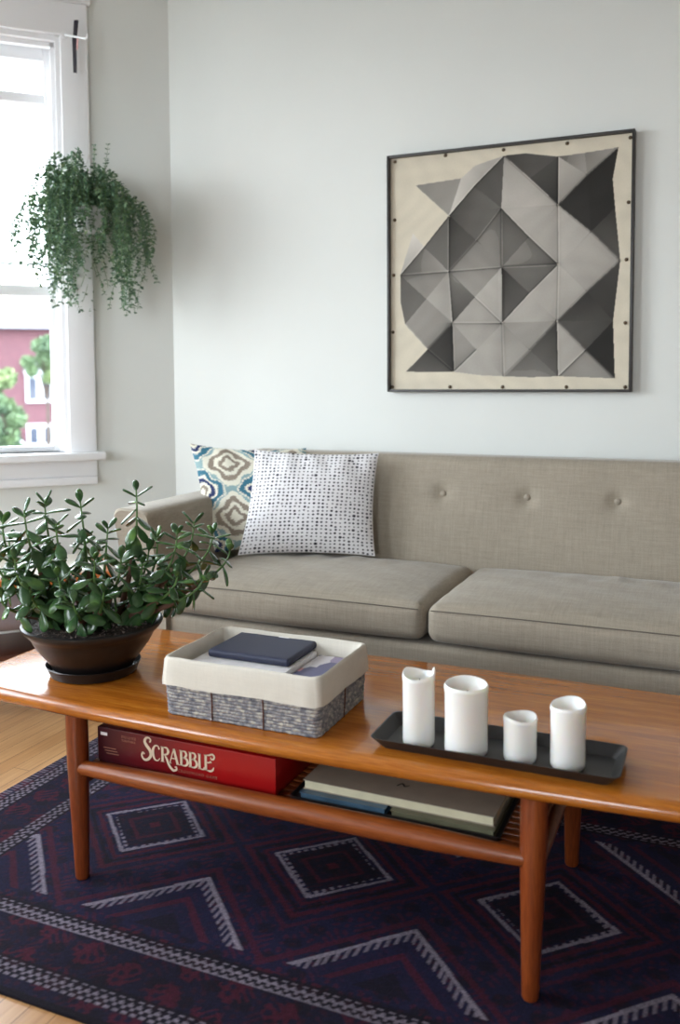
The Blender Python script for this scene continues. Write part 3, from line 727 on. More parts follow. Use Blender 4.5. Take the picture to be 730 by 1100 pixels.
# ------------------------------------------------------------------ sofa
so = thing('sofa', 'long taupe linen sofa with a button-tufted back along the wall', 'sofa', (1.3, -.42, 0))
SO = Vector((1.3, -.42, 0))
def shift(g, off=SO): g.v = [(x-off.x, y-off.y, z-off.z) for x, y, z in g.v]; return g
# back: rounded slab, leaning, with six buttons
btn = [(x, .731) for x in (.625, .903, 1.18, 1.457, 1.733, 2.01)]
def backf(P, h):
    P = P.copy(); x = P[:, 0]; z = P[:, 2]; front = P[:, 1] < 0
    tz = (z+h[2])/(2*h[2])
    bul = .014*np.sin(np.pi*np.clip(tz, 0, 1))*front
    P[:, 1] -= bul
    wx = x+1.315; wz = z+.365+.2475-.0
    wz = .36+tz*.495
    for bx_, bz_ in btn:
        d2 = ((wx-bx_)**2+((wz-bz_)*1.0)**2); P[:, 1] += front*(.016*np.exp(-d2/(2*.018**2))+.007*np.exp(-d2/(2*.055**2)))
    P[:, 1] += .075*tz-.0
    P[:, 0] += 1.315; P[:, 2] = wz; P[:, 1] += -.2+.0
    return P
g = softbox((1.79, .13, .495), .035, (170, 2, 60), backf); shift(g).obj('backrest', M['linen'], so, angle=80)
for bx_, bz_ in btn:
    tz = (bz_-.36)/.495; y = -.2-.065+.075*tz-.014*sin(pi*tz)+.0195
    g = G(); n_ = 16; prof = [(.0005, .006), (.005, .0055), (.0085, .0035), (.0105, .0005), (.0105, -.003)]
    o_ = []
    for r, hh in prof:
        for k in range(n_): a = 2*pi*k/n_; o_.append((bx_+r*cos(a), y-hh, bz_+r*sin(a)))
    g.add(o_, [(j*n_+k, (j+1)*n_+k, (j+1)*n_+(k+1) % n_, j*n_+(k+1) % n_) for j in range(len(prof)-1) for k in range(n_)])
    shift(g).obj('button', M['linen'], so, angle=60)
# lower frame
g = softbox((1.70, .63, .20), .018, (6, 4, 3), lambda P, h: P+np.array([1.315, -.452, .295])); shift(g).obj('seat_rail', M['linen'], so, angle=60)
g = softbox((1.79, .12, .3), .02, (6, 2, 3), lambda P, h: P+np.array([1.315, -.16, .30])); shift(g).obj('back_base', M['linen'], so, angle=60)
# cushions
def cushion(xa, xb, nm='seat_cushion'):
    w = xb-xa; cx = (xa+xb)/2
    def f(P, h):
        P = P.copy(); u = P[:, 0]/h[0]; v = P[:, 1]/h[1]; t = P[:, 2]/h[2]
        top = np.clip(t, 0, 1)
        P[:, 2] += .024*top*(1-u**4)*(1-np.abs(v)**3)
        P[:, 1] -= .012*(v < -.5)*(1-u**4)*(1-t**2)
        P[:, 2] += top*.0018*np.sin(u*9+v*5)*np.sin(v*7)
        P[:, 2] += np.where(v < -.5, -.004*(1-u**2)*np.clip(-t, 0, 1), 0)
        # soft wrinkles near the back edge
        P[:, 2] += top*.004*np.exp(-((v-.55)/.25)**2)*np.sin(P[:, 0]*55)*np.exp(-(u/.6)**2)
        P[:, 0] += cx; P[:, 1] += -.515; P[:, 2] += .4565
        return P
    g = softbox((w, .535, .103), .032, (60, 36, 3), f); c_ = shift(g).obj(nm, M['linen'], so, angle=80)
    g = G(); h = (w/2, .2675, .0515)
    pts = []
    for k in range(61):
        u = -1+2*k/60; u *= .965
        z = .4565+.0515-.0145+.024*.25*(1-u**4)*.55; y = -.515-.2675+.0035-.010*(1-u**4)*.6
        pts.append((cx+u*w/2, y, z))
    g.tube(pts, .0016, 6); shift(g).obj('seam', M['seam'], c_)
cushion(.487, 1.299); cushion(1.305, 2.14)
# arms: leaning outwards, bevelled
def arm(sgn):
    cx = 1.3145
    prof = [(.486, .20), (.486, .41), (.424, .685), (.418, .700), (.406, .709), (.388, .713), (.315, .716), (.300, .712), (.290, .702), (.288, .688), (.335, .41), (.372, .20)]
    g = G(); rings_ = []
    ccx, ccz = .39, .47
    for y, ins in ((-.777, .016), (-.782+.002, .007), (-.772, 0), (-.5, 0), (-.2, 0), (-.085, 0), (-.08, .01)):
        rr_ = []
        for x, z in prof:
            dx, dz = x-ccx, z-ccz; L_ = math.hypot(dx, dz)
            xx = x-ins*(1 if dx > 0 else -1)*min(1, abs(dx)/.05); zz = z-ins*(1 if z > .6 else (-1 if z < .25 else 0))
            if sgn > 0: xx = 2*cx-xx
            rr_.append((xx, y, zz))
        if sgn > 0: rr_ = rr_[::-1]
        rings_.append(rr_)
    g.rings(rings_); shift(g).obj('arm', M['linen'], so, angle=40)
arm(-1); arm(1)
for lx in (.46, 2.17):
    for ly in (-.70, -.16):
        g = G(); zb0 = .006 if ly < -.5 else 0; g.lathe([(.013, zb0), (.015, zb0+.01), (.024, .20)], 16, (lx, ly)); shift(g).obj('leg', M['dark_wood'], so)

# ------------------------------------------------------------------ cushions on the sofa
def pillow(name, BL, BR, TL, TR, thick, pat, label, n=150, pinch=.05):
    BL, BR, TL, TR = [np.array(p, float) for p in (BL, BR, TL, TR)]
    c0 = (BL+BR+TL+TR)/4; nx = np.cross(BR-BL, TL-BL); nx /= np.linalg.norm(nx)   # faces the camera side (-y)
    if nx[1] > 0: nx = -nx
    g = G(); cols = []
    for side in (1, -1):
        u, v = np.meshgrid(np.linspace(0, 1, n), np.linspace(0, 1, n))
        a = 2*u-1; b = 2*v-1
        # pinched sides: pull edge middles inward
        aa = a*(1-pinch*(1-b**2)*np.abs(a)**2); bb = b*(1-pinch*(1-a**2)*np.abs(b)**2)
        U = (aa+1)/2; V = (bb+1)/2
        P = (BL[None, None]*((1-U)*(1-V))[..., None]+BR*((U)*(1-V))[..., None]+TL*((1-U)*V)[..., None]+TR*(U*V)[..., None])
        prof = ((1-a**2).clip(0)**.62)*((1-b**2).clip(0)**.62)
        T = thick/2*prof*(1+.04*np.sin(a*7+b*3)*np.cos(b*6))
        T += .0035*np.sin(a*14+2*b)*np.exp(-((b-.8)/.25)**2)*prof**.3
        P = P+nx*(side*T)[..., None]
        off = len(g.v); g.v += [tuple(p) for p in (P.reshape(-1, 3)-c0).tolist()]
        for j in range(n-1):
            for i in range(n-1):
                q = (off+j*n+i, off+j*n+i+1, off+(j+1)*n+i+1, off+(j+1)*n+i)
                g.f.append(q if side == 1 else q[::-1]); g.mi.append(0)
        cols.append(pat(u.ravel(), v.ravel()))
    o = g.obj(name, M['print'], smooth=True, angle=180, loc=tuple(c0))
    set_vcol(o, np.concatenate(cols)); tag(o, label, 'cushion')
    return o
def dots(u, v):
    N = 29; rs = np.random.default_rng(3); jx = rs.normal(0, .07, (N+1, N+1)); jy = rs.normal(0, .07, (N+1, N+1)); s = rs.uniform(.2, .3, (N+1, N+1)); dk = rs.random((N+1, N+1))
    s = np.where(dk > .95, s*1.35, s)
    U = u*N; V = v*N; i = np.clip(U.astype(int), 0, N); j = np.clip(V.astype(int), 0, N)
    du = U-i-.5-jx[i, j]; dv = V-j-.5-jy[i, j]; d = np.sqrt(du**2+dv**2)
    m_ = np.clip((s[i, j]-d)/.07+.5, 0, 1)
    ink = np.array(lin(52, 50, 60)[:3]); bg = np.array(lin(232, 230, 232)[:3])
    dd = np.clip(.72+.5*dk[i, j], 0, 1)*m_
    return bg*(1-dd)[:, None]+ink*dd[:, None]
def ikat(u, v):
    cream = np.array(lin(224, 220, 204)[:3]); teal = np.array(lin(62, 112, 132)[:3]); navy = np.array(lin(44, 56, 96)[:3]); sea = np.array(lin(140, 166, 168)[:3]); taupe = np.array(lin(142, 130, 116)[:3])
    c = np.tile(sea, (len(u), 1))
    def wob(x, y): return x+.008*np.sin(y*60), y+.008*np.sin(x*55)
    U, V = wob(u, v)
    jit = .006*np.sin(V*300)+.004*np.sin(U*410)
    def lob(cx, cy, sx, sy):
        x = (U-cx)/sx; y = (V-cy)/sy; r = np.sqrt(x*x+y*y); th = np.arctan2(y, x)
        return r/(1+.14*np.cos(4*th))+jit*3
    # blue medallions at a lattice, taupe medallions between them
    for cx in (-.12, .40, .92, 1.44):
        for cy in (.02, .52, 1.02):
            pass
    P, Q = .56, .50
    best = np.full(len(u), 9.); kind = np.zeros(len(u), int)
    for i in range(-1, 4):
        for j in range(-1, 4):
            for kk, (ox, oy, sx, sy) in enumerate(((.03, .05, .25, .235), (.31, .30, .25, .235))):
                d = lob(ox+i*P, oy+j*Q, sx, sy); b = d < best; best[b] = d[b]; kind[b] = kk
    A = kind == 0
    for lo, hi, cc in ((.72, .80, cream), (.56, .74, teal), (.47, .56, cream), (.33, .47, navy), (.22, .33, cream), (.12, .22, taupe), (0, .12, cream)):
        c[A & (best >= lo) & (best < hi)] = cc
    B = kind == 1
    for lo, hi, cc in ((.66, .84, cream), (.48, .66, taupe), (.34, .48, cream), (.19, .34, taupe), (0, .19, cream)):
        c[B & (best >= lo) & (best < hi)] = cc
    return c
pillow('throw_cushion', (.425, -.475, .522), (.80, -.305, .528), (.285, -.335, .885), (.672, -.185, .868), .085, ikat, 'teal, taupe and cream patterned cushion in the sofa corner behind the dotted cushion', n=240, pinch=.09)
pillow('throw_cushion', (.558, -.478, .530), (.985, -.322, .530), (.557, -.352, .872), (.976, -.262, .864), .115, dots, 'white square cushion with rows of small black dots, leaning on the sofa back', n=300, pinch=.06)

# ------------------------------------------------------------------ framed canvas on the wall
def artwork():
    PX0, PX1, PZ0, PZ1 = .923, 1.753, 1.064, 1.891
    w, h = PX1-PX0, PZ1-PZ0
    root = thing('framed_artwork', 'thin black frame holding a cream canvas printed with grey folded-paper facets', 'picture', (PX0+w/2, -.002, PZ0))
    g = G(); fw_ = .009; d0, d1 = -.036, 0
    g.box((-w/2, d0, 0), (-w/2+fw_, d1, h)); g.box((w/2-fw_, d0, 0), (w/2, d1, h)); g.box((-w/2+fw_, d0, 0), (w/2-fw_, d1, fw_)); g.box((-w/2+fw_, d0, h-fw_), (w/2-fw_, d1, h))
    g.obj('frame', M['black_frame'], root, smooth=False, bevel=.0012)
    # homography from traced crop coordinates to unit square
    src = [(42, 115), (688, 47), (672, 735), (40, 735)]; dst = [(0, 1), (1, 1), (1, 0), (0, 0)]
    A = []; b = []
    for (x, y), (X, Y) in zip(src, dst):
        A.append([x, y, 1, 0, 0, 0, -X*x, -X*y]); b.append(X); A.append([0, 0, 0, x, y, 1, -Y*x, -Y*y]); b.append(Y)
    H = np.append(np.linalg.solve(np.array(A, float), np.array(b, float)), 1).reshape(3, 3)
    def uv(p): q = H @ np.array([p[0], p[1], 1.]); return q[:2]/q[2]
    K = dict(A=(108,186),B=(230,167),C=(197,268),D=(345,107),E=(265,188),F=(337,248),Gg=(413,168),H=(488,240),I=(490,110),J=(650,85),K=(566,160),L=(640,248),M=(575,312),N=(652,390),O=(488,400),P=(337,407),Q=(195,418),R=(66,428),S=(130,352),T=(410,325),U=(270,335),V=(563,472),W=(483,552),X=(337,557),Y=(205,557),Z=(135,492),a=(78,560),b=(138,627),c=(80,688),d=(208,688),e=(340,700),f=(485,700),g=(558,630),h=(635,706),i=(632,552),j=(268,630),k=(410,630),l=(410,478),m=(265,487),n=(100,315),o=(402,100),p=(268,133),q=(634,170),r=(412,703),s=(275,697),t=(560,100),x=(66,500))
    U_ = {k_: uv(v_) for k_, v_ in K.items()}
    n = 420
    gm, u, v = grid(n, n, lambda u, v: (-w/2+fw_+u*(w-2*fw_), 0*u, fw_+v*(h-2*fw_)))
    cream = np.array(lin(208, 199, 180)[:3]); val = np.zeros(len(u))-1
    tiltm = np.zeros(len(u))
    # (polygon, grey at first vertex, grey at opposite end)
    polys = [('ABC',118,138),('BpDEC',176,150),('DFE',96,84),('CEFU',84,104),('CUQ',70,92),('SCQ',112,100),('nSR',190,150),('RSQ',92,138),('RQZ',118,128),('RZax',98,104),('ZQY',150,132),('aZYb',132,124),('Ybd',52,72),('bdc',72,96),('Yjd',140,120),('YXj',152,142),('Xjse',150,150),('jds',150,148),('QmY',132,74),('mXY',152,146),('QPm',136,130),('PXm',164,150),('QUFP',132,118),('FTP',92,110),('FOT',104,92),('POT',126,108),('POl',100,112),('PlX',60,110),
             ('DFHG',156,162),('DoIG',66,88),('IGH',84,58),('ItKH',160,138),('tJK',112,150),('ItK',96,150),('KJqLM',42,44),('KMH',42,50),('LNM',56,86),('FHO',160,148),('FHOT',158,150),('HMO',164,154),('MNVO',156,148),('OVW',160,146),('lOW',150,156),('XlW',158,146),('NiV',70,54),('ViW',52,76),('iWg',66,84),('igh',40,44),('Wgf',158,140),('ghf',140,126),('XWk',130,142),('Xke',118,162),('kWf',60,96),('kfre',96,120),('Wfk',70,100)]
    GG = U_['Gg']
    for names, g0, g1 in polys:
        if 'G' in names: pts = [GG if ch == 'G' else U_[ch] for ch in names]
        else: pts = [U_[ch] for ch in names]
        P = np.array(pts); ins = np.zeros(len(u), bool); j = len(P)-1
        for i in range(len(P)):
            xi, yi = P[i]; xj, yj = P[j]
            cnd = ((yi > v) != (yj > v)) & (u < (xj-xi)*(v-yi)/(yj-yi+1e-12)+xi); ins ^= cnd; j = i
        p0 = P[0]; far = P[1:].mean(0); dv = far-p0; t = np.clip(((u-p0[0])*dv[0]+(v-p0[1])*dv[1])/(dv@dv)/1.3, 0, 1)
        val[ins] = (g0+(g1-g0)*t)[ins]
    # crease lines: light on one flank, dark on the other
    V_ = val.copy(); segs = ['CE', 'ED', 'RS', 'SC', 'QU', 'UF', 'YQ', 'QC', 'DGg', 'FP', 'PX', 'Xe', 'HO', 'OW', 'Wf', 'XP', 'HM', 'MN', 'NV', 'VW', 'Wk', 'ke', 'OP', 'Ol', 'lX', 'Yb', 'bc', 'ab', 'bd', 'Wg', 'gh', 'fg', 'KH', 'JK', 'TO', 'FT', 'mX', 'YX', 'Yd', 'jd', 'RQ', 'QP', 'IH']
    ndisp = np.zeros(len(u))
    for s in segs:
        if s == 'DGg': a_, b_ = U_['D'], U_['H']
        else: a_, b_ = U_[s[0]], U_[s[1]]
        dv = b_-a_; L = np.hypot(*dv); dv = dv/L
        t = (u-a_[0])*dv[0]+(v-a_[1])*dv[1]; q = (u-a_[0])*-dv[1]+(v-a_[1])*dv[0]
        m_ = (t > -.002) & (t < L+.002)
        val = np.where(m_ & (val > 0), val+22*np.exp(-((q-.0024)/.002)**2)-20*np.exp(-((q+.003)/.003)**2), val)
        val = np.where(m_ & (val > 0) & (q < 0) & (np.abs(q) < .09), val-15*np.exp(q/.028), val)
        ndisp += np.where(m_, -.0011*np.exp(-(q/.008)**2), 0)
    gr = np.clip(np.where(val > 110, val*1.07, val*.97), 20, 230)/255; grl = np.where(gr <= .04045, gr/12.92, ((gr+.055)/1.055)**2.4)*1.05
    noise = 1+.06*(rng.random(len(u))-.5)+.05*np.sin(u*31+5*np.sin(v*13))*np.sin(v*27+4*np.cos(u*11))
    rgb = np.where((val >= 0)[:, None], (grl*noise)[:, None]*np.array([1.04, .97, .87]), cream*noise[:, None])
    gm.v = [(x, -.018+float(dd)*1.0+.0012*sin(x*23)*sin(z*19), z) for (x, y, z), dd in zip(gm.v, ndisp)]
    o = gm.obj('canvas', M['canvas'], root, angle=180); set_vcol(o, rgb)
    g = G(); g.box((-w/2+fw_, -.012, fw_), (w/2-fw_, -.004, h-fw_)); g.obj('backing', M['black_frame'], root, smooth=False)
    for p in [(60,128),(192,112),(344,98),(510,82),(674,68),(58,282),(55,428),(52,578),(50,722),(200,722),(337,722),(503,722),(655,722),(668,238),(661,388),(657,554)]:
        q = uv(p); x = -w/2+q[0]*w; z = q[1]*h
        g = G(); nn = 12; o_ = []
        for r, hh in ((.0062, 0), (.0055, .0018), (.0035, .003), (.0006, .0035)):
            for k in range(nn): a = 2*pi*k/nn; o_.append((x+r*cos(a), -.0195-hh, z+r*sin(a)))
        g.add(o_, [(j*nn+k, (j+1)*nn+k, (j+1)*nn+(k+1) % nn, j*nn+(k+1) % nn) for j in range(3) for k in range(nn)]); g.obj('tack', M['tack'], root)
artwork()

# ------------------------------------------------------------------ hanging plant on its bracket
NW = Vector((.7071, -.7071, 0)); SW = Vector((-.7071, -.7071, 0))
B0 = Vector((-.262, -.292, 2.40)); B1 = Vector((-.130, -.333, 2.352))
br = thing('plant_bracket', 'short white rod bracket at the top right of the window frame holding the hanging plant', 'bracket', B0)
g = G(); g.tube([Vector((0, 0, 0)), (B1-B0)*.5, (B1-B0)], .004, 10); g.tube([(B1-B0), (B1-B0)+Vector((.008, -.004, .006)), (B1-B0)+Vector((.010, -.005, .014))], .003, 8); g.obj('rod', M['trim'], br)
g = G(); g.tube([-NW*.0145, NW*.006], .014, 16); g.obj('mounting_disc', M['trim'], br)
HP = Vector((B1.x, B1.y, 1.74))
hp = thing('hanging_plant', 'trailing small-leaved green plant hanging from a cord beside the window', 'plant', HP)
g = G(); g.lathe([(.04, -.085), (.046, -.083), (.058, -.02), (.062, 0), (.064, .003), (.060, .004), (.056, -.01), (.052, -.02)], 36); g.obj('pot', M['white_pot'], hp, angle=50)
g = G(); g.tube([Vector((0, 0, .2)), Vector((0, 0, B1.z-HP.z))], .0012, 6)
for k in range(3): a = 2*pi*k/3+.4; g.tube([Vector((0, 0, .2)), Vector((.061*cos(a), .061*sin(a), 0))], .001, 6)
g.obj('cord', M['string'], hp)
right = Vector((cos(ya), sin(ya), 0)); rv = random.Random(5)
VL = G(); VS = G()
def drop_at(u):    # u lateral metres (right positive) -> lowest z relative to the pot rim
    xs = [-.29, -.23, -.15, -.10, -.05, 0, .03, .06, .085, .12, .16, .19, .22]; zs = [-.14, -.22, -.27, -.34, -.39, -.30, -.12, -.12, -.22, -.38, -.38, -.30, -.2]
    return float(np.interp(u, xs, zs))
def smleaf(p, d, n, L):
    s = d.cross(n); s = s.normalized() if s.length > 1e-6 else Vector((1, 0, 0))
    W = L*.36; n = s.cross(d).normalized()
    VL.add([p, p+d*L*.45+s*W+n*L*.08, p+d*L, p+d*L*.45-s*W+n*L*.08, p+d*L*.5-n*L*.04], [(0, 4, 1), (1, 4, 2), (0, 3, 4), (3, 2, 4)])
for i in range(205):
    a = rv.uniform(0, 2*pi); dirv = Vector((cos(a), sin(a), 0))
    reach = rv.uniform(.06, .27)
    to_wall = -dirv.dot(NW)
    if to_wall > 0: reach = min(reach, .05+.06/max(.25, to_wall))
    end = dirv*reach; ul = end.dot(right)
    if ul < 0: end *= 1.18; ul *= 1.18
    if ul > .215 or ul < -.265: continue
    if .03 < ul < .09 and rv.random() < .55: continue
    low = drop_at(ul)*(rv.uniform(.35, .8) if rv.random() < .55 else rv.uniform(.8, 1.04))
    hz = max(0, 1-(ul/.26)**2); sag = -.10*(1-hz)
    rise = rv.uniform(.03, .13)*(.25+.75*hz)
    pts = []; n_ = 26
    st = dirv*.03+Vector((0, 0, -.01))
    for k in range(n_+1):
        t = k/n_
        if t < .4:
            q = t/.4; pts.append(st.lerp(end, 1-(1-q)**1.6)+Vector((0, 0, rise*4*q*(1-q)*1.2+(rise*.2+sag)*q)))
        else:
            q = (t-.4)/.6; z0 = rise*.2+sag; pts.append(end+Vector((.02*sin(q*5+i)*q, .02*cos(q*4+i)*q, z0+(low-z0)*q)))
    VS.tube(pts, .0008, 4, caps=False)
    Lc = 0; nx_ = 0
    for k in range(n_):
        seg = (pts[k+1]-pts[k]).length; ax = (pts[k+1]-pts[k]).normalized() if seg > 1e-6 else Vector((0, 0, -1))
        Lc += seg
        while nx_ < Lc:
            p = pts[k].lerp(pts[k+1], rv.random()); e = ax.orthogonal().normalized(); e = Quaternion(ax, rv.uniform(0, 2*pi)) @ e
            if (HP+p+e*.02).dot(NW) > .03:
                for sg in (1, -1):
                    d = (e*sg+ax*rv.uniform(-.1, .7)+Vector((0, 0, rv.uniform(-.5, .1)))).normalized(); nn = (Vector((0, 0, 1))+Vector((rv.uniform(-.8, .8), rv.uniform(-.8, .8), 0))).normalized()
                    smleaf(p, d, nn, rv.uniform(.012, .020))
            nx_ += .0125
for i in range(12):      # upright sprigs
    a = rv.uniform(0, 2*pi); dv = Vector((cos(a), sin(a), 0))*rv.uniform(.04, .12)
    if dv.dot(NW) < -.06: dv = -dv
    top = dv+Vector((0, 0, rv.uniform(.14, .23))); mid = dv*.8+Vector((0, 0, .1))
    pts = [Vector((0, 0, 0))*(1-t)**2+mid*2*t*(1-t)+top*t*t for t in [k/14 for k in range(15)]]
    VS.tube(pts, .0007, 4, caps=False)
    for k in range(4, 15):
        e = Quaternion(Vector((0, 0, 1)), rv.uniform(0, 6)) @ Vector((1, 0, 0))
        for sg in (1, -1): smleaf(pts[k], (e*sg+Vector((0, 0, .4))).normalized(), Vector((0, .4, 1)).normalized(), rv.uniform(.009, .014))
VS.obj('trailing_stems', M['green_stem'], hp, angle=180); VL.obj('foliage', M['vine_leaf'], hp, smooth=False)
# black strap hooked over the bracket
sp = thing('folding_strap', 'dark folded strap hooked over the white plant bracket by the window top', 'strap', (-.203, -.306, 2.382))
def flat_strip(g, p, q, w, th, rightv=right):
    p, q = Vector(p), Vector(q); s = rightv*w/2; f_ = Vector((sin(ya), -cos(ya), 0))*th/2
    g.add([p-s-f_, p+s-f_, q+s*.8-f_, q-s*.8-f_, p-s+f_, p+s+f_, q+s*.8+f_, q-s*.8+f_], [(0,3,2,1),(4,5,6,7),(0,1,5,4),(1,2,6,5),(2,3,7,6),(3,0,4,7)])
g = G(); flat_strip(g, (.008, 0, .056), (0, 0, -.006), .017, .006); g.obj('upper_strap', M['strap'], sp, smooth=False, bevel=.002)
g = G(); flat_strip(g, (-.003, 0, -.004), (-.003, 0, -.132), .016, .005); g.tube([Vector((.002, -.001, -.03)), Vector((.006, -.002, -.09)), Vector((.004, -.001, -.136))], .002, 6); g.obj('lower_strap', M['strap'], sp, smooth=False, bevel=.002)
g = G(); flat_strip(g, (.011, .001, -.01), (.008, .001, -.05), .006, .004); g.obj('pink_tag', M['pink'], sp, smooth=False)

# ------------------------------------------------------------------ low wooden table by the window, behind the jade plant
st = thing('low_bench', 'low wooden bench with grey skirt under the window, behind the jade plant', 'bench', (-.2, -.60, 0), radians(45))
g = softbox((.47, .33, .05), .012, (6, 6, 2), lambda P, h: P+np.array([0, 0, .437])); g.obj('seat_pad', M['liner'], st, angle=60)
for (cx_, cy_, sx_, sy_) in ((0, -.175, .50, .022), (0, .175, .50, .022), (-.242, 0, .018, .33), (.242, 0, .018, .33)):
    g = softbox((sx_, sy_, .046), .006, (3, 2, 2), lambda P, h: P+np.array([cx_, cy_, .433])); g.obj('wooden_rail', M['orange_wood'], st, angle=60)
g = G(); g.rings([rrect(.225, .158, .03, .41), rrect(.225, .158, .03, .36), rrect(.224, .157, .03, .31), rrect(.216, .15, .03, .28), rrect(.19, .12, .03, .268)])
g.obj('cloth_skirt', M['grey_cloth'], st, angle=60)
g = G(); g.box((-.2, -.14, .17), (.2, .14, .19)); g.obj('lower_shelf', M['dark_wood'], st, smooth=False, bevel=.002)
for sx in (-1, 1):
    for sy in (-1, 1):
        g = G(); g.lathe([(.013, 0), (.014, .005), (.017, .2), (.018, .41)], 14, (sx*.205, sy*.145)); g.obj('leg', M['dark_wood'], st)

# ------------------------------------------------------------------ outside
dv = Vector((-.681, .733, 0)); tv = Vector((.733, .681, 0)); BC = Vector((C.x, C.y, 0))+dv*50
ang = math.atan2(tv.y, tv.x)
bd = thing('brick_building', 'red brick house with white windows seen across the street through the window', 'building', (BC.x, BC.y, -6), ang)
def zy(y): return 1.54-.0488*(y-400)+6
def lx(p): return (p-26)*.053
g = G(); g.box((-26, 0, 0), (12, 8, zy(352))); g.obj('brick_wall', M['brick'], bd, smooth=False)
g = G(); g.add([(-26.4, -.5, zy(353)), (12.4, -.5, zy(353)), (12.4, 8.5, zy(353)), (-26.4, 8.5, zy(353)), (-26, 4, zy(335)), (12, 4, zy(335))], [(0, 1, 5, 4), (2, 3, 4, 5), (1, 2, 5), (3, 0, 4), (0, 3, 2, 1)]); g.obj('roof', M['roof'], bd, smooth=False)
def ext_window(x0, x1, zb, zt, n_):
    g = G(); g.box((x0, -.12, zb), (x1, .02, zt)); f = g.obj('window', M['ext_white'], bd, smooth=False)
    p = G(); w_ = (x1-x0)/n_
    for k in range(n_): p.box((x0+w_*(k+.24), -.15, zb+.18), (x0+w_*(k+.76), -.11, zt-.22))
    p.obj('pane', M['ext_glass'], f, smooth=False)
for dx_ in (0, -5.2, -10.4, -15.6, 5.0):
    ext_window(lx(27)+dx_, lx(54)+dx_, zy(433), zy(402), 2); ext_window(lx(27)+dx_, lx(54)+dx_, zy(481), zy(456), 2)
g = G(); g.box((lx(26), -.3, zy(402)), (lx(56), .0, zy(384))); g.obj('white_bay_panel', M['ext_white'], bd, smooth=False)
g = G(); x0, x1 = lx(8), lx(28); g.add([(x0, -2, zy(482)), (x1, -2, zy(482)), ((x0+x1)/2, -2, zy(466)), (x0, 0, zy(482)), (x1, 0, zy(482)), ((x0+x1)/2, 0, zy(466))], [(0, 1, 2), (3, 5, 4), (0, 2, 5, 3), (1, 4, 5, 2), (0, 3, 4, 1)]); g.box((x0+.1, -1.9, 0), (x1-.1, 0, zy(482))); g.obj('porch_gable', M['ext_white'], bd, smooth=False)
g = G(); g.add([(-20, -2.2, zy(482)), (x0, -2.2, zy(482)), (x0, 0, zy(474)), (-20, 0, zy(474)), (-20, -2.2, zy(484)), (x0, -2.2, zy(484)), (x0, 0, zy(484)), (-20, 0, zy(484))], [(0, 1, 2, 3), (4, 7, 6, 5), (0, 4, 5, 1), (1, 5, 6, 2), (2, 6, 7, 3), (3, 7, 4, 0)]); g.obj('porch_roof', M['roof'], bd, smooth=False)
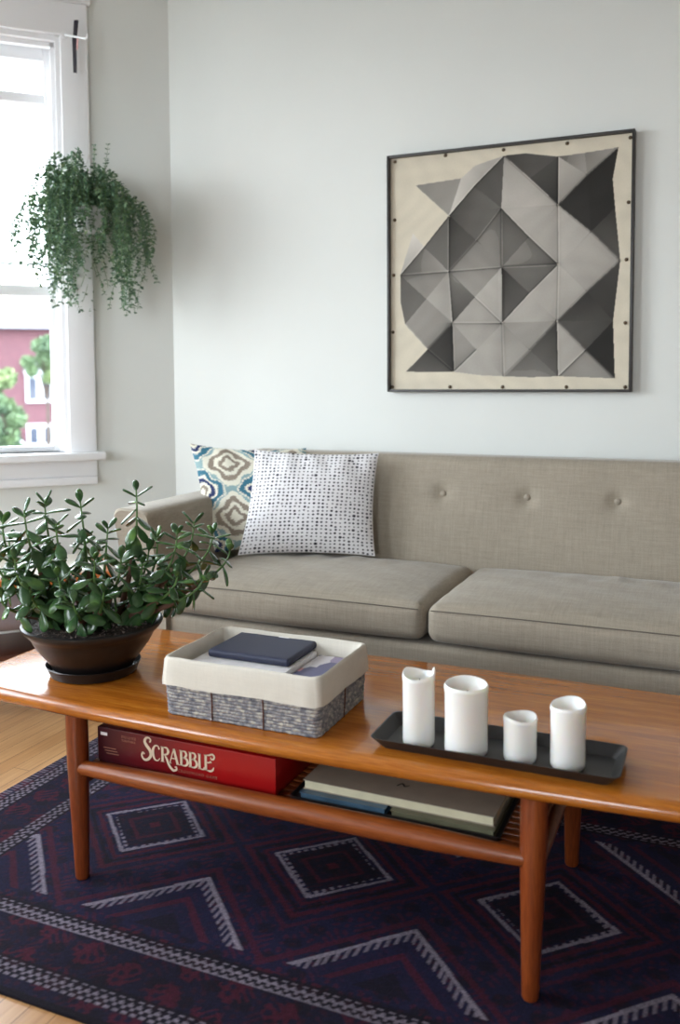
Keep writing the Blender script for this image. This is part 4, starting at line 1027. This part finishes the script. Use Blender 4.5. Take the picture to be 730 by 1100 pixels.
def tree(px, dist, ytop, ybot, hw, label, seed):
    r = random.Random(seed); base = Vector((C.x, C.y, 0))+dv*dist+tv*((px-26)*.00106*dist)
    zt = 1.54*dist/50+ -(ytop-400)*.00098*dist; zb = -(ybot-400)*.00098*dist
    t = thing('leafy_tree', label, 'tree', (base.x, base.y, -6))
    g = G(); g.tube([(0, 0, 0), (.1, 0, (zb+6)*.6), (0, .1, zb+6.6)], [.12, .08, .05], 10)
    for k in range(5): a = k*1.3; g.tube([(0, .1, zb+6), (hw*.5*cos(a), hw*.5*sin(a), (zb+zt)/2+6)], [.05, .02], 6)
    g.obj('trunk', M['tree_bark'], t)
    g = G(); zc_, hh = (zb+zt)/2+6, (zt-zb)/2
    cl = [(r.uniform(-.7, .7)*hw, r.uniform(-.7, .7)*hw, zc_+r.uniform(-.75, .75)*hh, r.uniform(.3, .55)*hw) for _ in range(16)]
    for _ in range(3600):
        cx_, cy_, cz_, cr = r.choice(cl); v = Vector((r.gauss(0, 1), r.gauss(0, 1), r.gauss(0, 1))).normalized()*cr*r.uniform(.6, 1)
        c = Vector((cx_, cy_, cz_))+v; e1 = Vector((r.gauss(0, 1), r.gauss(0, 1), r.gauss(0, 1))).normalized(); e2 = e1.orthogonal().normalized(); s = .12
        g.add([c-e1*s, c+e2*s*.5, c+e1*s, c-e2*s*.5], [(0, 1, 2, 3)])
    g.obj('crown', M['tree_leaf'], t, smooth=False)
tree(-2, 30, 368, 470, .80, 'green leafy street tree low in the left of the window view', 1)
tree(46, 38, 335, 392, .7, 'paler leafy tree in the upper right of the lower window pane', 2)
g = G(); g.box((-90, -60, -6.3), (40, 80, -6.0)); struct(g.obj('street_ground', M['asphalt'], smooth=False))

# ------------------------------------------------------------------ light: overcast sky through the windows
w = bpy.data.worlds.new('sky'); scene.world = w; w.use_nodes = True
nt = w.node_tree; bg = nt.nodes['Background']
tc_ = nt.nodes.new('ShaderNodeTexCoord'); sx_ = nt.nodes.new('ShaderNodeSeparateXYZ'); nt.links.new(tc_.outputs['Generated'], sx_.inputs[0])
rp = nt.nodes.new('ShaderNodeValToRGB'); nt.links.new(sx_.outputs['Z'], rp.inputs[0])
rp.color_ramp.elements[0].position = 0; rp.color_ramp.elements[0].color = (.90, .95, 1.0, 1)
rp.color_ramp.elements[1].position = .8; rp.color_ramp.elements[1].color = (.80, .90, 1.0, 1)
nt.links.new(rp.outputs[0], bg.inputs[0]); bg.inputs[1].default_value = 14.0
def portal(mat, a, b, z0, z1, i):
    l = bpy.data.lights.new('window_portal', 'AREA'); l.shape = 'RECTANGLE'; l.size = b-a; l.size_y = z1-z0; l.cycles.is_portal = True
    o = bpy.data.objects.new('window_portal', l); col.objects.link(o)
    o.matrix_world = mat @ Matrix.Translation(((a+b)/2, -.2, (z0+z1)/2)) @ Matrix.Rotation(radians(90), 4, 'X')
portal(W1, a1, b1, z0w, z1w, 1); portal(W2, .2, 1.75, z0w, z1w, 2); portal(W3, .4, 1.2, z0w, z1w, 3); portal(W6, 1.0, 2.3, .8, 2.4, 4)
scene.view_settings.view_transform = 'Standard'; scene.view_settings.look = 'None'; scene.view_settings.gamma = 1
scene.view_settings.use_curve_mapping = False; scene.view_settings.exposure = 0.32
scene.cycles.max_bounces = 10; scene.cycles.diffuse_bounces = 6; scene.cycles.transparent_max_bounces = 12
